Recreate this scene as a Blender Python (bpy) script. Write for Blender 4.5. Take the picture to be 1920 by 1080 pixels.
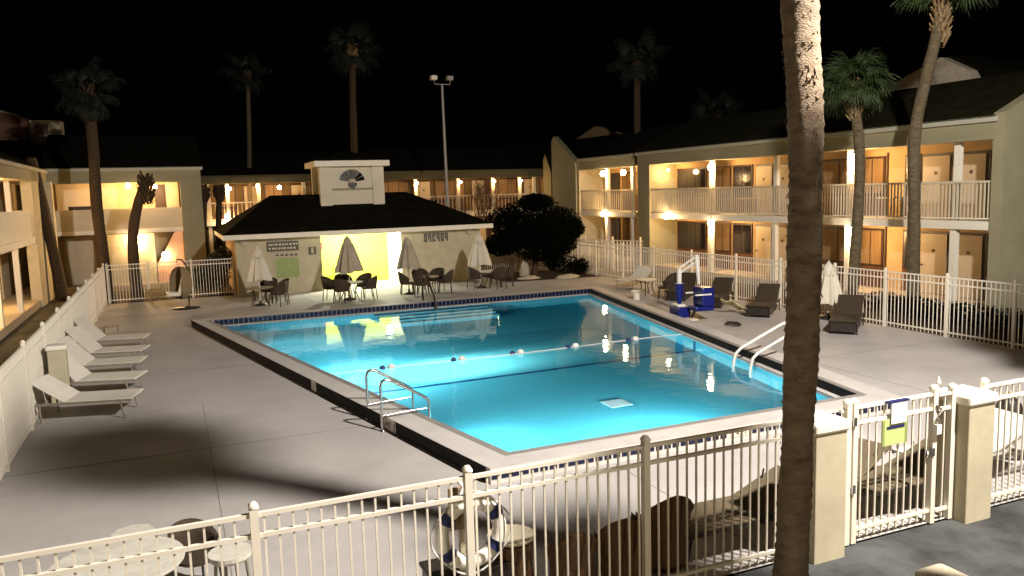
import bpy, math, random
from mathutils import Vector, Matrix
R = math.radians
S, C_, PI = math.sin, math.cos, math.pi
scene = bpy.context.scene
for o in list(bpy.data.objects): bpy.data.objects.remove(o)
col = scene.collection

# ------------------------------------------------------------------ camera
F, PITCH, ROLL, YAW, EYE = 1500.0, R(6.93), R(1.655), R(-22.95), 4.2
def cam_basis():
    fwd = Vector((0, C_(PITCH), -S(PITCH))); up = Vector((0, S(PITCH), C_(PITCH))); rt = Vector((1, 0, 0))
    rt2 = rt*C_(ROLL) - up*S(ROLL); up2 = up*C_(ROLL) + rt*S(ROLL)
    M = Matrix.Rotation(YAW, 3, 'Z')
    return M@rt2, M@up2, M@fwd
rt, up, fw = cam_basis()
cd = bpy.data.cameras.new('camera'); cam = bpy.data.objects.new('camera', cd); col.objects.link(cam)
cd.sensor_width = 36; cd.lens = F/1920*36; cd.clip_start = .05; cd.clip_end = 500
m = Matrix.Identity(4)
for i in range(3):
    m[i][0] = rt[i]; m[i][1] = up[i]; m[i][2] = -fw[i]
m[2][3] = EYE; cam.matrix_world = m
scene.camera = cam

# ------------------------------------------------------------------ night sky, view
w = bpy.data.worlds.new("World"); scene.world = w; w.use_nodes = True
bg = w.node_tree.nodes['Background']
bg.inputs[0].default_value = (.45, .5, .7, 1); bg.inputs[1].default_value = .0006
scene.view_settings.view_transform = 'Standard'; scene.view_settings.look = 'None'
scene.view_settings.gamma = 1; scene.view_settings.exposure = 0
try: scene.view_settings.use_curve_mapping = False
except Exception: pass
scene.render.engine = 'CYCLES'
scene.cycles.max_bounces = 7; scene.cycles.diffuse_bounces = 3; scene.cycles.glossy_bounces = 4
scene.cycles.transmission_bounces = 6; scene.cycles.caustics_reflective = False; scene.cycles.caustics_refractive = False
scene.cycles.sample_clamp_indirect = 4
WARM = (1.0, .59, .23); FLOOD = (1.0, .91, .82)
FLOOD_W = 23000; WALK_W = 210

# ------------------------------------------------------------------ materials
MATS = {}
def nodes_of(name):
    m = bpy.data.materials.new(name); m.use_nodes = True
    return m, m.node_tree.nodes, m.node_tree.links, m.node_tree.nodes['Principled BSDF']
def mat(name, c, rough=.6, var=.12, scale=3.0, bump=.0, bscale=40, metal=0, spec=.4, c2=None, stretch=None):
    if name == 'roof_shingle': spec = .05
    if name in MATS: return MATS[name]
    m, N, L, b = nodes_of(name)
    tc = N.new('ShaderNodeTexCoord'); mp = N.new('ShaderNodeMapping'); L.new(tc.outputs['Object'], mp.inputs[0])
    if stretch: mp.inputs['Scale'].default_value = stretch
    n1 = N.new('ShaderNodeTexNoise'); n1.inputs['Scale'].default_value = scale; n1.inputs['Detail'].default_value = 6
    n1.inputs['Roughness'].default_value = .65
    L.new(mp.outputs[0], n1.inputs['Vector'])
    cr = N.new('ShaderNodeValToRGB'); L.new(n1.outputs['Fac'], cr.inputs[0])
    d = c2 if c2 else tuple(x*(1-var*2.2) for x in c)
    cr.color_ramp.elements[0].position = .3; cr.color_ramp.elements[1].position = .68
    cr.color_ramp.elements[0].color = (*d, 1); cr.color_ramp.elements[1].color = (*c, 1)
    L.new(cr.outputs[0], b.inputs['Base Color'])
    b.inputs['Roughness'].default_value = rough; b.inputs['Metallic'].default_value = metal
    b.inputs['Specular IOR Level'].default_value = spec
    if bump:
        n2 = N.new('ShaderNodeTexNoise'); n2.inputs['Scale'].default_value = bscale; n2.inputs['Detail'].default_value = 4
        L.new(mp.outputs[0], n2.inputs['Vector'])
        bp = N.new('ShaderNodeBump'); bp.inputs['Strength'].default_value = bump; bp.inputs['Distance'].default_value = .02
        L.new(n2.outputs['Fac'], bp.inputs['Height']); L.new(bp.outputs[0], b.inputs['Normal'])
    MATS[name] = m; return m
def emit(name, c, s):
    if name in MATS: return MATS[name]
    m = bpy.data.materials.new(name); m.use_nodes = True; N = m.node_tree.nodes; N.clear()
    e = N.new('ShaderNodeEmission'); o = N.new('ShaderNodeOutputMaterial')
    e.inputs[0].default_value = (*c, 1); e.inputs[1].default_value = s
    m.node_tree.links.new(e.outputs[0], o.inputs[0]); MATS[name] = m; return m

M_deck = mat('deck_concrete', (.445, .425, .41), .7, .10, .55, .25, 60)
M_joint = mat('joint_filler', (.20, .18, .17), .9)
M_fence = mat('fence_paint', (.78, .73, .62), .45, .05, 6)
M_cream = mat('cream_stucco', (.50, .45, .32), .8, .10, 2.2, .12, 110)
M_gut = mat('gutter_paint', (.42, .42, .34), .5, .06, 3)
M_cup = mat('cupola_stucco', (.66, .62, .50), .8, .05, 1.2, .3, 60)
M_trim = mat('green_grey_trim', (.28, .26, .165), .7, .08, 1.5, .2, 50)
M_wall = mat('walkway_wall', (.47, .31, .15), .8, .1, 1.4, .3, 50)
M_white = mat('white_trim', (.78, .74, .64), .5, .05, 3)
M_door = mat('door_paint', (.47, .37, .25), .5, .06, 2)
M_frame = mat('dark_frame', (.045, .022, .012), .5, .1, 6)
M_brown = mat('brown_panel', (.11, .045, .02), .6, .15, 3)
M_curtain = mat('window_curtain', (.30, .185, .085), .9, .25, 2.5, stretch=(9, 9, .6))
M_dglass = mat('dark_glass', (.012, .010, .012), .08, 0, 2, spec=.8)
M_roof = mat('roof_shingle', (.011, .010, .005), 1.0, .3, 2, .8, 25)
M_roofr = mat('roof_shingle_lit', (.018, .017, .006), 1.0, .3, 2, .8, 25, spec=.05)  # lighter olive copy of the shingle; flood light put into the colour
M_soffit = mat('soffit_paint', (.68, .58, .42), .8, .05, 2)
M_slab = mat('walkway_slab', (.50, .42, .30), .8, .1, 1)
M_mulch = mat('mulch', (.040, .017, .010), .95, .4, 5, .9, 30)
M_soil = mat('shade_mottled_asphalt', (.075, .080, .080), .9, .4, .8, .6, 25, c2=(.006, .006, .005))  # dark noise patches paint in blotchy frond shadows
M_ground = mat('ground', (.05, .045, .03), .95, .3, .3, .5, 20)
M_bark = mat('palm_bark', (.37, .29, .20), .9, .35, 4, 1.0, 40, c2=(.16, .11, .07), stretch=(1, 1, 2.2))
M_barkd = mat('palm_bark_dark', (.075, .046, .020), .9, .35, 6, .8, 40, c2=(.022, .013, .007), stretch=(1, 1, 2.5))  # dark bark; on the back palms it stands in for weak light
M_barkm = mat('palm_bark_mid', (.15, .115, .065), .9, .35, 6, .8, 40, c2=(.05, .035, .018), stretch=(1, 1, 2.5))  # mid bark; on the slender distant palm it also stands in for dimness
M_boot = mat('palm_boot', (.34, .24, .12), .9, .3, 10, .5, 30, c2=(.12, .07, .03))
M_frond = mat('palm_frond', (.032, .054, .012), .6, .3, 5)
M_frond_dim = mat('dimmed_palm_frond', (.004, .009, .0010), .7, .3, 5)  # darkened copy of the frond: distant palms' dim light is in the colour
M_bal = mat('balustrade_paint', (.58, .51, .38), .6, .06, 4)
M_barrel = mat('brown_barrel_wicker', (.16, .085, .035), .8, .25, 30, .7, 90)
M_walll = mat('left_wing_wall', (.58, .43, .24), .8, .08, 1.4, .3, 50)
M_panel = mat('pale_wall_panel', (.62, .52, .36), .7, .08, 1.6)
M_walld = mat('far_wing_wall', (.13, .08, .025), .85, .12, 1.2)  # darker than the near wings' wall to paint in the dim distance light
M_trimd = mat('far_wing_trim', (.10, .085, .04), .8, .1, 1.5)  # trim darkened the same way, dim light put into the colour
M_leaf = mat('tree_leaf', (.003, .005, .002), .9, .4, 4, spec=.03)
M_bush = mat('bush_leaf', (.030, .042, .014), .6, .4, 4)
M_twig = mat('twig_bark', (.10, .05, .03), .9)
M_copd = mat('coping_edge', (.25, .235, .22), .7, .1, 3)
M_cop = mat('coping', (.52, .50, .48), .6, .08, 2, .15, 60)
M_near = mat('curb_face', (.62, .58, .53), .6, .06, 3)
M_tile = mat('navy_tile', (.006, .010, .045), .25, .2, 12)
M_dtile = mat('dark_tile', (.007, .006, .008), .65, .3, 12, spec=.15)  # near-black copy of navy tile; puts the left curb face's shade in the colour
M_wtile = mat('white_tile', (.68, .62, .52), .4, .05, 8)
M_black = mat('black_print', (.03, .028, .025), .6, 0, 3)
M_plast = mat('pool_plaster', (.10, .50, .60), .7, .07, .3, c2=(.075, .44, .55))
M_line = mat('lane_tile', (.01, .09, .22), .5)
M_step = mat('step_edge', (.75, .85, .85), .5)
M_sling = mat('sling_fabric', (.68, .65, .57), .7, .05, 4)
M_lframe = mat('lounger_frame', (.26, .24, .19), .4, .1, 5)
M_wick = mat('brown_wicker', (.060, .040, .024), .8, .25, 30, .7, 90)
M_wickt = mat('tan_wicker', (.33, .24, .13), .8, .25, 30, .6, 90)
M_tan = mat('tan_sling', (.13, .10, .06), .8, .15, 12, .3, 60)
M_dark = mat('dark_metal', (.028, .022, .018), .4, .1, 5)
M_steel = mat('stainless_steel', (.66, .66, .66), .22, .03, 5, metal=1)
M_canvas = mat('umbrella_canvas', (.42, .36, .27), .85, .08, 4, .2, 60)
M_canvasw = mat('pale_canvas', (.66, .61, .50), .85, .05, 4, .2, 60)
M_blue = mat('blue_plastic', (.006, .012, .15), .35, .08, 4)
M_wmetal = mat('white_metal', (.74, .73, .68), .35, .04, 4)
M_lime = mat('lime_wall', (.72, .80, .09), .7, .04, 2)
M_limef = mat('alcove_floor', (.60, .58, .42), .6, .06, 2)
M_signd = mat('sign_grey', (.085, .082, .07), .6, .1, 10)
M_signg = mat('sign_green', (.28, .35, .12), .5, .1, 6)
M_signy = mat('sign_lime', (.50, .58, .20), .5, .12, 14, c2=(.42, .52, .24))
M_paper = mat('white_paper', (.85, .84, .80), .7, .02, 4)
M_navy = mat('navy_print', (.02, .03, .12), .5)
M_red = mat('red_paint', (.6, .03, .02), .5)
M_towel = mat('towel', (.70, .63, .34), .95, .15, 8)
M_rope = mat('float_rope', (.78, .80, .78), .6)
M_cush = mat('cream_cushion', (.62, .56, .40), .9, .06, 5)
M_stone = mat('pale_stone', (.52, .46, .34), .85, .12, 4, .5, 25)
M_stone2 = mat('pale_table_top', (.60, .58, .50), .6, .12, 5)
M_pink = mat('pink_floor_paint', (.56, .34, .24), .7, .12, 2)
M_grass = mat('grass', (.10, .12, .03), .9, .4, 10, .6, 60)
M_bulb = emit('lamp_globe', (1.0, .74, .42), 75)
M_bulbw = emit('flood_lens', (1.0, .93, .82), 22)
M_poolb = emit('pool_lens', (.75, .95, 1.0), 30)
M_dim = mat('pole_metal', (.30, .30, .30), .4, .05, 3)

# water
def water_material():
    m, N, L, b = nodes_of('pool_water_surface'); N.remove(b)
    g = N.new('ShaderNodeBsdfGlass'); g.inputs['IOR'].default_value = 1.33; g.inputs['Roughness'].default_value = .0
    g.inputs['Color'].default_value = (.84, .98, 1, 1)
    tc = N.new('ShaderNodeTexCoord')
    n = N.new('ShaderNodeTexNoise'); n.inputs['Scale'].default_value = 1.1; n.inputs['Detail'].default_value = 2
    n2 = N.new('ShaderNodeTexNoise'); n2.inputs['Scale'].default_value = 4.5; n2.inputs['Detail'].default_value = 2
    L.new(tc.outputs['Object'], n.inputs['Vector']); L.new(tc.outputs['Object'], n2.inputs['Vector'])
    ad = N.new('ShaderNodeMath'); ad.operation = 'MULTIPLY_ADD'; ad.inputs[1].default_value = .22
    L.new(n2.outputs['Fac'], ad.inputs[0]); L.new(n.outputs['Fac'], ad.inputs[2])
    bp = N.new('ShaderNodeBump'); bp.inputs['Strength'].default_value = .22; bp.inputs['Distance'].default_value = .03
    L.new(ad.outputs[0], bp.inputs['Height']); L.new(bp.outputs[0], g.inputs['Normal'])
    L.new(g.outputs[0], N['Material Output'].inputs['Surface']); return m
M_water = water_material()

# ------------------------------------------------------------------ mesh helpers
class MB:
    def __init__(s): s.v = []; s.f = []; s.sm = []
    def add(s, vs, fs, smooth=False):
        o = len(s.v); s.v += [tuple(v) for v in vs]
        for f in fs: s.f.append(tuple(i+o for i in f)); s.sm.append(smooth)
        return s
    def box(s, x0, x1, y0, y1, z0, z1):
        vs = [(x, y, z) for z in (z0, z1) for y in (y0, y1) for x in (x0, x1)]
        return s.add(vs, [(0, 2, 3, 1), (4, 5, 7, 6), (0, 1, 5, 4), (2, 6, 7, 3), (0, 4, 6, 2), (1, 3, 7, 5)])
    def tube(s, pts, r, n=8, cap=True, smooth=True):
        pts = [Vector(p) for p in pts]; rs = r if isinstance(r, (list, tuple)) else [r]*len(pts)
        vs = []; fs = []; a = None
        for i, p in enumerate(pts):
            t = (pts[min(i+1, len(pts)-1)] - pts[max(i-1, 0)])
            if t.length < 1e-9: t = Vector((0, 0, 1))
            t.normalize()
            if a is None: a = t.orthogonal().normalized()
            a = (a - t*a.dot(t))
            if a.length < 1e-6: a = t.orthogonal()
            a.normalize(); b = t.cross(a)
            for k in range(n):
                q = 2*PI*k/n; vs.append(p + (a*C_(q) + b*S(q))*rs[i])
        for i in range(len(pts)-1):
            for k in range(n):
                k2 = (k+1) % n; fs.append((i*n+k, i*n+k2, (i+1)*n+k2, (i+1)*n+k))
        s.add(vs, fs, smooth)
        if cap:
            s.add(vs[:n], [tuple(range(n-1, -1, -1))]); s.add(vs[-n:], [tuple(range(n))])
        return s
    def lathe(s, prof, n=16, c=(0, 0, 0), smooth=True):
        if prof[-1][0] == .001 and len(prof) == 4: prof = prof[:-1]; smooth = False
        vs = []; fs = []
        for r, z in prof:
            for k in range(n): vs.append((c[0]+r*C_(2*PI*k/n), c[1]+r*S(2*PI*k/n), c[2]+z))
        for i in range(len(prof)-1):
            for k in range(n):
                k2 = (k+1) % n; fs.append((i*n+k, i*n+k2, (i+1)*n+k2, (i+1)*n+k))
        s.add(vs, fs, smooth)
        if prof[0][0] > 1e-4: s.add(vs[:n], [tuple(range(n-1, -1, -1))])
        if prof[-1][0] > 1e-4: s.add(vs[-n:], [tuple(range(n))])
        return s
    def prism(s, poly, ax, t0, t1):
        # polygon in 2D extruded along axis ax ('x','y','z')
        def P(a, b, t): return {'x': (t, a, b), 'y': (a, t, b), 'z': (a, b, t)}[ax]
        n = len(poly); vs = [P(a, b, t0) for a, b in poly] + [P(a, b, t1) for a, b in poly]
        fs = [tuple(range(n-1, -1, -1)), tuple(range(n, 2*n))] + [(i, (i+1) % n, n+(i+1) % n, n+i) for i in range(n)]
        return s.add(vs, fs)
    def obb(s, p0, p1, wx, h, upv=(0, 0, 1)):
        # slab between two points, width wx sideways, thickness h
        p0, p1 = Vector(p0), Vector(p1); t = (p1-p0).normalized(); side = t.cross(Vector(upv)).normalized(); n = side.cross(t)
        vs = [p + side*(wx/2*a) + n*(h/2*b) for p in (p0, p1) for b in (-1, 1) for a in (-1, 1)]
        return s.add(vs, [(0, 1, 3, 2), (4, 6, 7, 5), (0, 4, 5, 1), (2, 3, 7, 6), (0, 2, 6, 4), (1, 5, 7, 3)])
    def mesh(s, name, m):
        me = bpy.data.meshes.new(name); me.from_pydata(s.v, [], s.f); me.materials.append(m)
        me.polygons.foreach_set('use_smooth', s.sm); me.validate(); me.update()
        import bmesh
        bm = bmesh.new(); bm.from_mesh(me); bmesh.ops.recalc_face_normals(bm, faces=bm.faces); bm.to_mesh(me); bm.free()
        return me
def setp(o, label=None, cat=None, group=None, kind=None):
    if label: o['label'] = label
    if cat: o['category'] = cat
    if group: o['group'] = group
    if kind: o['kind'] = kind
    return o
def thing(name, label, cat, loc=(0, 0, 0), rz=0, group=None):
    o = bpy.data.objects.new(name, None); col.objects.link(o); o.location = loc; o.rotation_euler = (0, 0, rz)
    o.empty_display_size = .2
    return setp(o, label, cat, group)
def inst(me, name, parent=None, loc=(0, 0, 0), rot=(0, 0, 0), sc=None, label=None, kind=None):
    o = bpy.data.objects.new(name, me); col.objects.link(o); o.parent = parent
    o.location = loc; o.rotation_euler = rot
    if sc is not None: o.scale = sc if isinstance(sc, (tuple, list)) else (sc, sc, sc)
    return setp(o, label, None, None, kind)
def part(mb, name, m, parent=None, label=None, kind=None, bevel=0):
    o = inst(mb.mesh(name, m), name, parent, label=label, kind=kind)
    if bevel:
        b = o.modifiers.new('bevel', 'BEVEL'); b.width = bevel; b.segments = 2; b.limit_method = 'ANGLE'
    return o
def struct(mb, name, m): return part(mb, name, m, kind='structure')
def B(*a): return MB().box(*a)
BOX = {}
def bx(name, m, x0, x1, y0, y1, z0, z1, parent=None, label=None):
    # a box part sharing one unit mesh per material and name
    k = (name, m.name)
    if k not in BOX: BOX[k] = B(-.5, .5, -.5, .5, -.5, .5).mesh(name, m)
    return inst(BOX[k], name, parent, ((x0+x1)/2, (y0+y1)/2, (z0+z1)/2), sc=(x1-x0, y1-y0, z1-z0), label=label)
def copy_tree(o, parent=None):
    c = o.copy(); col.objects.link(c); c.parent = parent
    for ch in list(o.children): copy_tree(ch, c)
    return c
def point(name, loc, c, W, r=.1, parent=None):
    l = bpy.data.lights.new(name, 'POINT'); l.energy = W; l.color = c; l.shadow_soft_size = r
    o = bpy.data.objects.new(name, l); col.objects.link(o); o.parent = parent; o.location = loc; return o
def text(s, size, m, name, parent, loc, rot, ext=.003):
    c = bpy.data.curves.new(name, 'FONT'); c.body = s; c.size = size; c.extrude = ext; c.align_x = 'CENTER'; c.align_y = 'CENTER'
    o = bpy.data.objects.new(name, c); col.objects.link(o)
    dg = bpy.context.evaluated_depsgraph_get(); me = bpy.data.meshes.new_from_object(o.evaluated_get(dg))
    bpy.data.objects.remove(o); me.materials.clear(); me.materials.append(m)
    return inst(me, name, parent, loc, rot)

# ------------------------------------------------------------------ ground, deck
GZ = 0.0
I = {'FL': (1.0, 27.9), 'FR': (15.2, 27.9), 'RN': (11.6, 10.95), 'NL': (4.5, 10.95)}
O = {'FL': (.42, 28.45), 'FR': (15.8, 28.45), 'RN': (12.12, 10.4), 'NL': (3.98, 10.4)}
def quad(a, z): return [(p[0], p[1], z) for p in a]
g = MB()
gr = 260
pitpoly = [I['NL'], I['RN'], I['FR'], I['FL']]
big = [(-gr, -60), (gr, -60), (gr, gr), (-gr, gr)]
outr = [O['NL'], O['RN'], O['FR'], O['FL']]
g.add(quad(big, -.06)+quad(outr, -.06), [(0, 1, 5, 4), (1, 2, 6, 5), (2, 3, 7, 6), (3, 0, 4, 7)])
struct(g, 'ground', M_ground)
D = [(-2.75, 6.70), (18.9, 6.70), (18.9, 38.2), (-2.75, 38.2)]
d = MB().add(quad(D, 0)+quad(outr, 0), [(0, 1, 5, 4), (1, 2, 6, 5), (2, 3, 7, 6), (3, 0, 4, 7)])
struct(d, 'pool_deck', M_deck)
j = MB()
def joint(a, b, wd=.008):
    j.obb((a[0], a[1], .002), (b[0], b[1], .002), wd, .003)
joint((.35, 6.65), (.35, 17.5)); joint((-2.7, 14.2), (3.2, 14.2)); joint((-2.7, 21), (1.8, 21)); joint((-2.7, 28.6), (.3, 28.6))
joint((6, 6.65), (6, 10.3)); joint((10, 6.65), (10, 10.3)); joint((14, 14.5), (18.7, 14.5)); joint((15, 20.5), (18.7, 20.5)); joint((13.6, 6.65), (13.6, 16))
joint((5, 28.6), (5, 36)); joint((10, 28.6), (10, 36)); joint((-2.7, 32.5), (18.6, 32.5))
struct(j, 'deck_joint', M_joint)
# dark ground with painted frond shade in front of the near fence, mulch strips
mb = MB().add([(4.6, -2, -.02), (16, -2, -.02), (16, 6.695, -.02), (8.7, 6.695, -.02), (6.9, 6.695, -.02), (4.6, 6.695, -.02)], [(0, 1, 2, 3, 4, 5)])
struct(mb, 'asphalt_path', M_soil)
struct(MB().add([(-4.3, 8, -.02), (-2.78, 8, -.02), (-2.78, 41, -.02), (-4.3, 41, -.02)], [(0, 1, 2, 3)]), 'mulch_bed', M_mulch)
struct(MB().add([(18.95, 8, -.02), (21.4, 8, -.02), (21.4, 46, -.02), (18.95, 46, -.02)], [(0, 1, 2, 3)]), 'mulch_bed', M_mulch)
struct(MB().add([(-2.74, 36.9, .004), (2.4, 36.9, .004), (2.4, 40.5, .004), (-2.74, 40.5, .004)], [(0, 1, 2, 3)]), 'mulch_bed', M_mulch)

# ------------------------------------------------------------------ pool
pool = thing('swimming_pool', 'lit turquoise swimming pool with raised pale coping and navy tile band', 'pool', (0, 0, 0))
def lerp(a, b, t): return (a[0]+(b[0]-a[0])*t, a[1]+(b[1]-a[1])*t)
ks = ['NL', 'RN', 'FR', 'FL']
LED = .16
def inset(poly, dd):
    out = []
    n = len(poly)
    for i in range(n):
        p0, p1, p2 = Vector(poly[i-1]), Vector(poly[i]), Vector(poly[(i+1) % n])
        e1 = (p1-p0).normalized(); e2 = (p2-p1).normalized()
        n1 = Vector((-e1.y, e1.x)); n2 = Vector((-e2.y, e2.x)); b = (n1+n2); b = b/b.dot(n1)
        q = p1+b*dd; out.append((q.x, q.y))
    return out
Ip = [I[k] for k in ks]; Op = [O[k] for k in ks]; Gp = inset(Ip, LED)
CT, LZ, WZ = .235, .06, .035
for i in range(4):
    k = (i+1) % 4
    cb = MB(); a, b_, c, dd = Op[i], Op[k], Ip[k], Ip[i]
    vs = [(a[0], a[1], -.05), (b_[0], b_[1], -.05), (b_[0], b_[1], CT), (a[0], a[1], CT), (dd[0], dd[1], CT), (c[0], c[1], CT), (dd[0], dd[1], -.05), (c[0], c[1], -.05)]
    cb.add(vs, [(0, 1, 2, 3), (3, 2, 5, 4), (4, 5, 7, 6)])
    part(cb, 'coping', M_cop, pool)
    eb_ = MB(); pi_, pk_ = Vector(dd), Vector(c); e1 = inset(Ip, -.13); a1, a2 = e1[i], e1[k]
    eb_.add([(a1[0], a1[1], CT+.004), (a2[0], a2[1], CT+.004), (c[0], c[1], CT+.004), (dd[0], dd[1], CT+.004)], [(0, 1, 2, 3)])
    part(eb_, 'coping_edge', M_copd, pool)
    lb = MB(); e, f = Gp[k], Gp[i]
    lb.add([(dd[0], dd[1], LZ), (c[0], c[1], LZ), (e[0], e[1], LZ), (f[0], f[1], LZ), (e[0], e[1], -.12), (f[0], f[1], -.12)], [(0, 1, 2, 3), (3, 2, 4, 5)])
    part(lb, 'gutter_ledge', M_cop, pool)
# basin
zn, zb, zf = -1.15, -1.3, -1.75
yb = 17.8
def xl(y): t = (y-Gp[0][1])/(Gp[3][1]-Gp[0][1]); return Gp[0][0]+(Gp[3][0]-Gp[0][0])*t
def xr(y): t = (y-Gp[1][1])/(Gp[2][1]-Gp[1][1]); return Gp[1][0]+(Gp[2][0]-Gp[1][0])*t
y0, y2 = Gp[0][1], Gp[2][1]; ym = 23.2
rows = [(y0, zn), (yb, zb), (ym, zf), (y2, zf)]
bs = MB(); vs = []
for y, z in rows: vs += [(xl(y), y, z), (xr(y), y, z), (xl(y), y, 0.0), (xr(y), y, 0.0)]
fs = []
for i in range(3):
    a = i*4; n_ = a+4
    fs += [(a, a+1, n_+1, n_), (a, n_, n_+2, a+2), (a+1, a+3, n_+3, n_+1)]
fs += [(0, 2, 3, 1), (12, 13, 15, 14)]
bs.add(vs, fs); part(bs, 'basin', M_plast, pool)
part(MB().obb((xl(yb)+.02, yb, zb+.006), (xr(yb)-.02, yb, zb+.006), .13, .008), 'break_line', M_line, pool)
part(MB().obb((xr(yb)-.006, yb, zb), (xr(yb)-.006, yb, -.15), .1, .008, (1, 0, 0)), 'break_line', M_line, pool)
part(MB().obb((xl(yb)+.006, yb, zb), (xl(yb)+.006, yb, -.15), .1, .008, (1, 0, 0)), 'break_line', M_line, pool)
part(B(8.15, 8.65, 14.1, 14.6, zn-.075, zn-.045), 'floor_drain', M_step, pool)
for i in range(4):
    st = B(6.4, 10.6, y2-.38*(i+1), y2-.38*i-.001, zf, -.3*i-.26)
    part(st, 'step', M_plast, pool)
    part(B(6.4, 10.6, y2-.38*(i+1)-.012, y2-.38*(i+1)+.08, -.3*i-.30, -.3*i-.25), 'step_nosing', M_step, pool)
# water
wm = MB(); wm.add([(p[0], p[1], WZ) for p in Gp], [(0, 1, 2, 3)])
me = wm.mesh('pool_water', M_water)
wo = inst(me, 'pool_water'); wo['kind'] = 'structure'
if me.polygons[0].normal.z < 0: me.flip_normals()
# tiles: outer face near side (navy on pale), left outer face, inner faces
TL = B(-.5, .5, -.004, .004, -.5, .5).mesh('tile', M_tile)
TD = B(-.5, .5, -.004, .004, -.5, .5).mesh('tile', M_dtile)
TW = B(-.5, .5, -.004, .004, -.5, .5).mesh('depth_tile', M_wtile)
def tile_row(a, b_, zc, hh, step, gap, me, skip=(), off=0, joined=False):
    a, b_ = Vector(a), Vector(b_); L_ = (b_-a).length; t = (b_-a)/L_; ang = math.atan2(t.y, t.x); nn = Vector((t.y, -t.x)); n_ = int(L_/step); J = MB()
    for q in range(n_):
        s_ = (q+.5)*step
        if any(u0 < s_ < u1 for u0, u1 in skip): continue
        p = a+t*s_+nn*off
        if joined:
            e = t*(step-gap)/2; f = nn*.004
            vs = [(p+e*sx+f*sy) for sy in (-1, 1) for sx in (-1, 1)]
            J.add([(v.x, v.y, z) for z in (zc-hh/2, zc+hh/2) for v in vs], [(0, 1, 5, 4), (2, 6, 7, 3), (4, 5, 7, 6), (0, 4, 6, 2), (1, 3, 7, 5)])
        else: inst(me, 'tile', pool, (p.x, p.y, zc), (0, 0, ang), (step-gap, 1, hh))
    return J
face = MB(); a, b_ = Op[0], Op[1]
face.add([(a[0], a[1]-.006, .0), (b_[0], b_[1]-.006, .0), (b_[0], b_[1]-.006, CT-.004), (a[0], a[1]-.006, CT-.004)], [(0, 1, 2, 3)])
part(face, 'curb_face', M_near, pool)
tile_row(Op[0], Op[1], .12, .105, .155, .035, TL, skip=((4.25, 4.7),), off=.011)
tile_row(Op[3], Op[0], .12, .222, .155, .008, TD, skip=((14.82, 15.28), (11.2, 11.5)), off=.006)
part(tile_row(Ip[2], Ip[3], .148, .17, .155, .012, None, off=-.006, joined=True), 'far_tile_band', M_tile, pool, kind='stuff')
part(tile_row(Ip[1], Ip[2], .148, .17, .155, .008, None, off=-.006, joined=True), 'side_tile_band', M_dtile, pool, kind='stuff')
part(tile_row(Ip[1], Ip[2], .12, .125, .155, .008, None, off=-.006, joined=True), 'side_tile_band', M_dtile, pool, kind='stuff') if False else None
def depth_tile(a, b_, s_, wd, off, txt, hh=.19, zc=.12):
    a, b_ = Vector(a), Vector(b_); t = (b_-a).normalized(); nn = Vector((t.y, -t.x)); p = a+t*s_+nn*off; ang = math.atan2(t.y, t.x)
    o = inst(TW, 'depth_tile', pool, (p.x, p.y, zc), (0, 0, ang), (wd, 1, hh))
    if txt:
        q = a+t*s_+nn*(off+.006)
        text(txt, .12, M_black, 'depth_marking', pool, (q.x, q.y, zc), (PI/2, 0, ang))
depth_tile(Op[0], Op[1], 4.47, .44, .012, '4 FT', .125, .12)
depth_tile(Op[3], Op[0], 15.05, .44, .012, '4 FT')
depth_tile(Op[3], Op[0], 11.35, .28, .012, '')
bx('depth_tile', M_wtile, 8.3, 8.75, 28.5, 28.62, .001, .012, pool)
# pool lights
def pool_light(loc, rz, W, size=.35):
    f = thing('pool_light', 'round underwater light in the pool wall', 'pool light', loc, rz)
    part(MB().lathe([(0.001, 0), (.12, .0), (.15, .02), (.15, .04)], 20), 'lens', M_poolb, f).rotation_euler = (PI/2, 0, 0)
    l = bpy.data.lights.new('pool_lamp', 'AREA'); l.shape = 'DISK'; l.size = size; l.energy = W; l.color = (.82, .97, 1.0); l.spread = PI
    o = bpy.data.objects.new('pool_lamp', l); col.objects.link(o); o.parent = f; o.location = (0, -.1, 0); o.rotation_euler = (-PI/2, 0, 0)
    return f
ln = math.atan2(Gp[3][1]-Gp[0][1], Gp[3][0]-Gp[0][0])
# local -y is the shining direction
pl = pool_light((xl(19.3)+.03, 19.3, -.5), ln, 1000); pl['label'] = 'bright white underwater light low in the left pool wall'
pl.rotation_euler = (R(24), 0, PI/2)
l = bpy.data.lights.new('pool_lamp', 'SPOT'); l.energy = 52000; l.color = (1, .82, .72); l.spot_size = R(64); l.spot_blend = 1; l.shadow_soft_size = .12
o = bpy.data.objects.new('pool_lamp', l); col.objects.link(o); o.parent = pl; o.location = (0, -.15, .1); o.rotation_euler = Vector((0, -1, -.22)).to_track_quat('-Z', 'Y').to_euler()
pl2 = pool_light((8.0, y0+.03, -.55), PI, 430); pl2['label'] = 'underwater light in the near pool wall below the tile band'
pl3 = pool_light((xl(13)+.03, 13.0, -.5), PI/2, 200); pl3['label'] = 'underwater fill light added in the left pool wall beside the handrails'  # unseen light added to even out the water's brightness
pl4 = pool_light((xl(24.2)+.03, 24.2, -.6), PI/2, 230); pl4['label'] = 'underwater fill light added in the left pool wall near the far end'  # no visible source; added to lift the dark far half of the pool
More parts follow.
